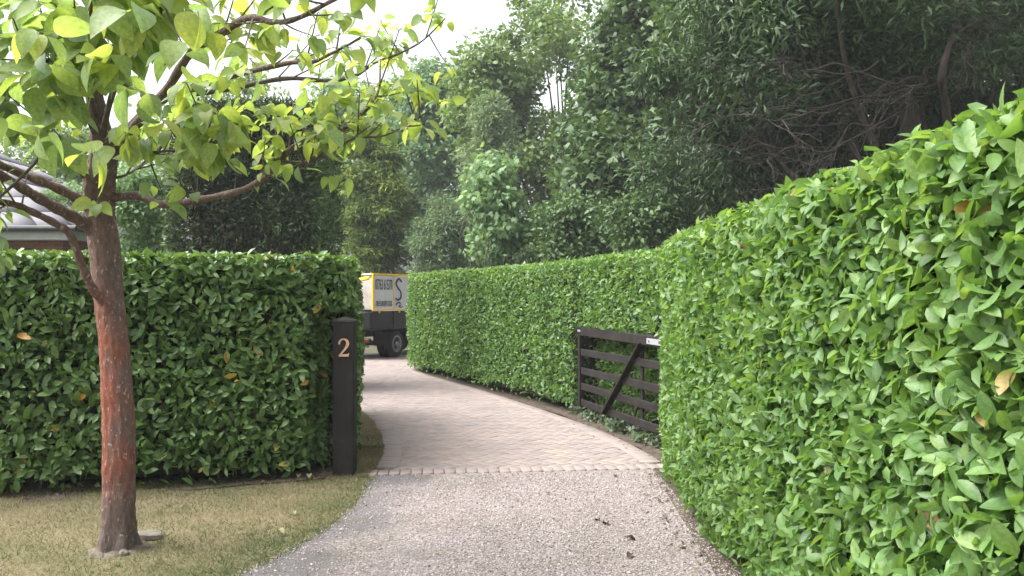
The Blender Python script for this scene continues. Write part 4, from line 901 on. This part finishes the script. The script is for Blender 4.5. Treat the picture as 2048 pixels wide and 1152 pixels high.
BR = [  # photo path with depths, radius at start and end
 ([(205, 398, 5.38), (275, 391, 5.3), (320, 408, 5.25), (400, 399, 5.2), (490, 378, 5.15), (539, 344, 5.1), (587, 292, 5.1), (636, 274, 5.1), (699, 250, 5.12), (733, 215, 5.15), (756, 180, 5.2), (760, 120, 5.3)], .034, .006),
 ([(562, 322, 5.1), (600, 324, 5.0), (640, 316, 4.95), (705, 278, 4.9), (770, 270, 4.9), (840, 235, 5.0)], .013, .004),
 ([(212, 320, 5.35), (270, 240, 5.3), (330, 195, 5.2), (400, 170, 5.1), (452, 153, 5.0), (573, 125, 4.9), (622, 123, 4.85), (664, 104, 4.8), (720, 75, 4.8)], .036, .006),
 ([(350, 190, 5.2), (450, 178, 5.4), (567, 156, 5.6), (657, 160, 5.7), (712, 149, 5.75), (747, 125, 5.8), (792, 108, 5.9), (844, 80, 6.0), (890, 35, 6.1)], .022, .005),
 ([(205, 330, 5.3), (270, 250, 5.0), (330, 180, 4.8), (380, 105, 4.6), (445, 62, 4.5), (497, 33, 4.4), (549, 43, 4.35), (600, 32, 4.3), (670, -5, 4.3), (740, -40, 4.3)], .034, .010),
 ([(190, 425, 5.38), (150, 395, 5.3), (100, 370, 5.2), (37, 345, 5.1), (-40, 310, 4.9), (-140, 240, 4.7)], .040, .022),
 ([(192, 470, 5.38), (162, 443, 5.3), (125, 423, 5.15), (75, 395, 5.0), (25, 365, 4.9), (-60, 320, 4.7), (-160, 280, 4.5)], .046, .025),
 ([(212, 612, 5.36), (182, 572, 5.25), (162, 525, 5.18), (140, 470, 5.12), (112, 448, 5.05), (62, 423, 4.95), (25, 408, 4.9), (-40, 400, 4.8)], .033, .020),
 ([(186, 375, 5.35), (168, 350, 5.2), (140, 315, 5.0), (107, 290, 4.9), (60, 262, 4.7), (0, 228, 4.5), (-70, 190, 4.3)], .030, .014),
 ([(88, 288, 4.85), (72, 320, 4.8), (45, 350, 4.75), (0, 392, 4.7), (-40, 420, 4.7)], .012, .008),
 ([(196, 240, 5.0), (150, 140, 4.5), (90, 120, 4.2), (40, 90, 4.0), (-20, 60, 3.8)], .022, .008),
 ([(200, 290, 5.2), (160, 200, 4.6), (152, 150, 4.2), (158, 70, 3.9), (180, 10, 3.7), (200, -60, 3.6)], .022, .007),
 ([(200, 280, 5.1), (225, 180, 4.5), (260, 120, 4.1), (300, 60, 3.9), (330, 0, 3.7)], .022, .007),
 ([(215, 330, 5.3), (255, 310, 5.0), (300, 305, 4.8), (360, 298, 4.7), (410, 292, 4.6), (440, 250, 4.6)], .012, .005),
 ([(205, 360, 5.3), (260, 345, 5.3), (330, 290, 5.5), (400, 270, 5.6)], .010, .004),
 ([(110, 295, 4.9), (80, 225, 4.4), (95, 170, 4.1), (120, 130, 3.9)], .012, .005),
]
starts = []                                      # places where leafy twigs leave the branches
for bi, (pts, r0, r1) in enumerate(BR):
    s = spline(upx(pts), 7); rr = np.linspace(r0, r1, len(s)) * .86 * (1 + .10 * np.sin(np.arange(len(s)) * 1.3 + bi)); mb = MB(); mb.tube(s, rr, 10)
    tw = []
    for k in range(len(s)):
        u, v = proj(s[k]); share = k / len(s)
        if bi in (5, 6, 7, 9) and u > -20 and share < .75: continue
        if bi == 0 and u < 500: continue
        pr = .60 if bi in (10, 11, 12, 8, 13, 15) else (.30 if bi in (2, 3, 4) else .50)
        if share > .22 and rg.random() < pr:
            t_ = norm(s[min(k + 1, len(s) - 1)] - s[max(k - 1, 0)]); d = norm(t_ * .7 + rg.normal(0, .55, 3) + np.array([0, 0, .15])); L = rg.uniform(.12, .38)
            q = spline([s[k], s[k] + d * L * .5 + np.array([0, 0, .02]), s[k] + d * L + np.array([0, 0, .05])], 4); mb.tube(q, np.linspace(.006, .003, len(q)), 5); tw.append((q[-1], norm(q[-1] - q[-3]))); 
            if rg.random() < .5: tw.append((q[4], d))
    t_ = norm(s[-1] - s[-4]); tw.append((s[-1], t_)); starts += [(a, b, bi) for a, b in tw]
    mb.build("branch", M_TRUNK if r0 > .03 else M_TWIG, gt, True)
# extra leafy sprays where the photo's crown is thick, hanging towards the viewer at the upper left
for _ in range(30):
    p = P(rg.uniform(-60, 430), rg.uniform(-60, 300), rg.uniform(3.3, 4.6)); starts.append((p, norm(rg.normal(0, 1, 3)), 10))
for _ in range(26):
    u_ = rg.uniform(400, 870); p = P(u_, rg.uniform(185, 300) - max(0, u_ - 700) * .1, rg.uniform(4.8, 5.7)); starts.append((p, norm(rg.normal(0, 1, 3)), 0))
for _ in range(6): starts.append((P(rg.uniform(430, 880), rg.uniform(-20, 130), rg.uniform(4.6, 5.6)), norm(rg.normal(0, 1, 3)), 2))
starts.append((P(195, 405, 5.1), np.array([.2, -1, .1]), 99)); starts.append((P(603, 325, 4.98), np.array([.1, -.3, -.8]), 0))
lp, ln, ld, ls = [], [], [], []; mbp = MB()
for (p, d, bi) in starts:
    m = rg.integers(3, 6) if bi != 99 else 4
    for k in range(m):
        az = rg.uniform(0, 2 * math.pi); o = norm(np.array([math.cos(az), math.sin(az), rg.uniform(-.5, .35)]) + d * .5); pet = rg.uniform(.03, .08)
        a = p + o * pet + np.array([0, 0, -.012]); ld_ = norm(o + np.array([0, 0, rg.uniform(-1.5, -.05)])); lp.append(a); ld.append(ld_)
        ln.append(norm(np.array([0, -.25, .8]) + o * .45 + rg.normal(0, .55, 3))); ls.append(rg.uniform(.10, .185) if a[1] < 4.65 and a[0] < -1.3 else rg.uniform(.065, .128))
        mbp.tube([p, (p + a) / 2 + np.array([0, 0, .006]), a], .0016, 3, False)
lp, ln, ld, ls = map(np.array, (lp, ln, ld, ls)); lR = frames(ln, ld); N = len(lp); lt = np.clip(.45 + .25 * rg.standard_normal(N) + .25 * (lp[:, 0] > -1.9), .02, .98)  # leaves of the right cluster tinted lighter: backlight put into their colour
mbp.build("leaf_stalks", surf("leaf_stalk", (.12, .16, .05), (.18, .22, .08), 9, .6, 0), gt, kind="stuff")
pk = pick_largest(lp, ls, lR[:, :, 2], np.zeros(N), 300); place("leaf", variants("leaf", BIG_LEAF, M_GLEAF, TINTS8), TINTS8, pk, lp, lR, ls, lt, gt)
rest = np.setdiff1d(np.arange(N), pk)
add("foliage", scatter("foliage", BIG_LEAF, lp[rest], lR[rest], ls[rest], M_GLEAF, lt[rest]), gt, kind="stuff")

# ------------------------------------------------------------------ small things on the ground
def stone(u, v, size, label, seed):
    rg = np.random.default_rng(seed); D = F * EYE / (v - HZ); p = P(u, v, D); import bmesh
    bm = bmesh.new(); bmesh.ops.create_icosphere(bm, subdivisions=3, radius=1.0)
    for q in bm.verts:
        c = np.array(q.co); c = np.sign(c) * np.abs(c) ** .72; c = c * (1 + .10 * float(wob(c[None] * 1.7, 1.5, seed)[0]) + .03 * rg.standard_normal()); q.co = Vector(c * np.array(size) / 2)
    me = bpy.data.meshes.new("stone"); bm.to_mesh(me); bm.free(); me.materials.append(M_STONE); o = bpy.data.objects.new("stone", me); COL.objects.link(o)
    o.location = (p[0], p[1], size[2] * .30 + .012); o.rotation_euler = (.05, .12, .3 * seed); o["label"] = label; o["category"] = "stone"; o["group"] = "stones at the foot of the tree"
M_STONE = surf("pale_stone", (.12, .10, .085), (.27, .235, .20), 14, .9, .6, 50)
stone(300, 1080, (.17, .13, .065), "flat pale stone slab lying against the tree's right side", 1)
stone(250, 1112, (.055, .045, .038), "small pale pebble in front of the tree foot", 2)
M_FALL = leaf_mat("fallen_leaf", [(0, (.05, .032, .024)), (.5, (.13, .085, .05)), (1, (.30, .32, .16))], .7, .1, 1.2, .3)
for (u, v, s, t_, lab) in ((1215, 1052, .075, .05, "curled dark brown leaf on the gravel, largest of the fallen leaves"), (1199, 1044, .06, .02, "flat dark leaf lying just left of the curled brown leaf"), (1250, 1080, .085, .10, "long dark leaf on the gravel nearer the camera"), (1262, 1112, .07, .2, "brown leaf on the gravel nearest the bottom of the photo"), (1230, 953, .05, .0, "small dark leaf just before the paving edge"), (1098, 991, .05, .35, "brown crumpled leaf in the middle of the gravel drive"),
                        (556, 1071, .075, 1.0, "pale green fallen leaf on the lawn beside the drive"), (590, 1033, .045, .9, "small pale leaf on the lawn, left of the drive edge"), (618, 958, .08, .95, "pale leaf at the hedge foot beside the gate post"), (600, 957, .07, .9, "pale leaf at the hedge foot, farther from the gate post")):
    D = F * EYE / (v - HZ); p = P(u, v, D); z = .012 if u > 700 else .036
    V, Fc = LAUREL_FINE; V = V.copy(); V[:, 2] = .9 * V[:, 0] ** 2 * 4 + .12 * np.sin(V[:, 1] * 5)
    me = mesh_np("fallen_leaf", V * s * np.array([1.3, 1, 1]), Fc, M_FALL, np.full(len(V), t_), True); o = add("fallen_leaf", me, None, label=lab, category="leaf", group="leaves fallen on the ground")
    o.location = (p[0], p[1], z + .004); o.rotation_euler = (random.uniform(-.15, .15), random.uniform(-.15, .15), random.uniform(0, 6.28))
# leaf litter along the hedge feet
rg = np.random.default_rng(81); N = 600; tt_ = rg.random(N); seg = rg.integers(0, 3, N)
def along(path, t): 
    path = np.array(path); L = np.r_[0, np.cumsum(np.linalg.norm(np.diff(path, axis=0), axis=1))]; s = t * L[-1]; return np.c_[np.interp(s, L, path[:, 0]), np.interp(s, L, path[:, 1])]
a = along([(1.20, 4.0), (1.18, 6), (1.30, 7.6), (1.42, 8.6), (.78, 11.5), (-.6, 14.8)], tt_); b = along([(-4.2, 6.58), (-1.7, 7.45), (-1.36, 7.6)], tt_)
lp = np.where((seg < 2)[:, None], a - np.array([.06, 0]), b) + rg.normal(0, .07, (N, 2)); z = np.where(seg < 2, .016, .034)
add("leaf_litter", scatter("leaf_litter", LAUREL, np.c_[lp, z], frames(np.array([0, 0, 1]) + .25 * rg.standard_normal((N, 3)), rg.standard_normal((N, 3))), .015 + .035 * rg.random(N), M_FALL, rg.random(N) ** 1.5 * .75), label="brown leaf litter along the feet of the hedges", category="leaf litter", kind="stuff")
# ivy creeping under the gate
M_IVY = leaf_mat("ivy_leaf", [(0, (.02, .036, .016)), (.5, (.045, .075, .030)), (1, (.10, .14, .055))], .45, .15, 1.2, .4, False)
N = 900; q = rg.random(N); hh = .12 * rg.random(N) ** 1.6; off = -.04 + .30 * rg.random(N) + .05 * np.sin(q * 23)
ip = np.array([GA[0], GA[1], 0]) + gd3 * (q * (Lg + .4) - .2)[:, None] + gn3 * off[:, None] + np.c_[np.zeros((N, 2)), .03 + hh]
add("ivy", scatter("ivy", LOBED, ip, frames(np.array([-.5, -.3, .8]) + .5 * rg.standard_normal((N, 3)), np.array([0, -.3, -.3]) + .8 * rg.standard_normal((N, 3))), .05 + .04 * rg.random(N), M_IVY, np.clip(.5 + .25 * rg.standard_normal(N), 0, 1)), label="low dark ivy creeping along the soil under the field gate", category="ivy", kind="stuff")

# ------------------------------------------------------------------ haze box added to lift the far trees, stands in for lens veil
hm, ht, ho = newmat("veil_haze"); pv = ht.nodes.new("ShaderNodeVolumePrincipled"); pv.inputs["Color"].default_value = (.93, .96, 1.0, 1); pv.inputs["Density"].default_value = HAZE
ht.links.new(pv.outputs[0], ho.inputs["Volume"])
hz_ = MB().box((0, 25, 9), (110, 80, 24)).build("haze", hm); hz_["kind"] = "stuff"
for o in bpy.data.objects:
    if "_loc" in o: del o["_loc"]
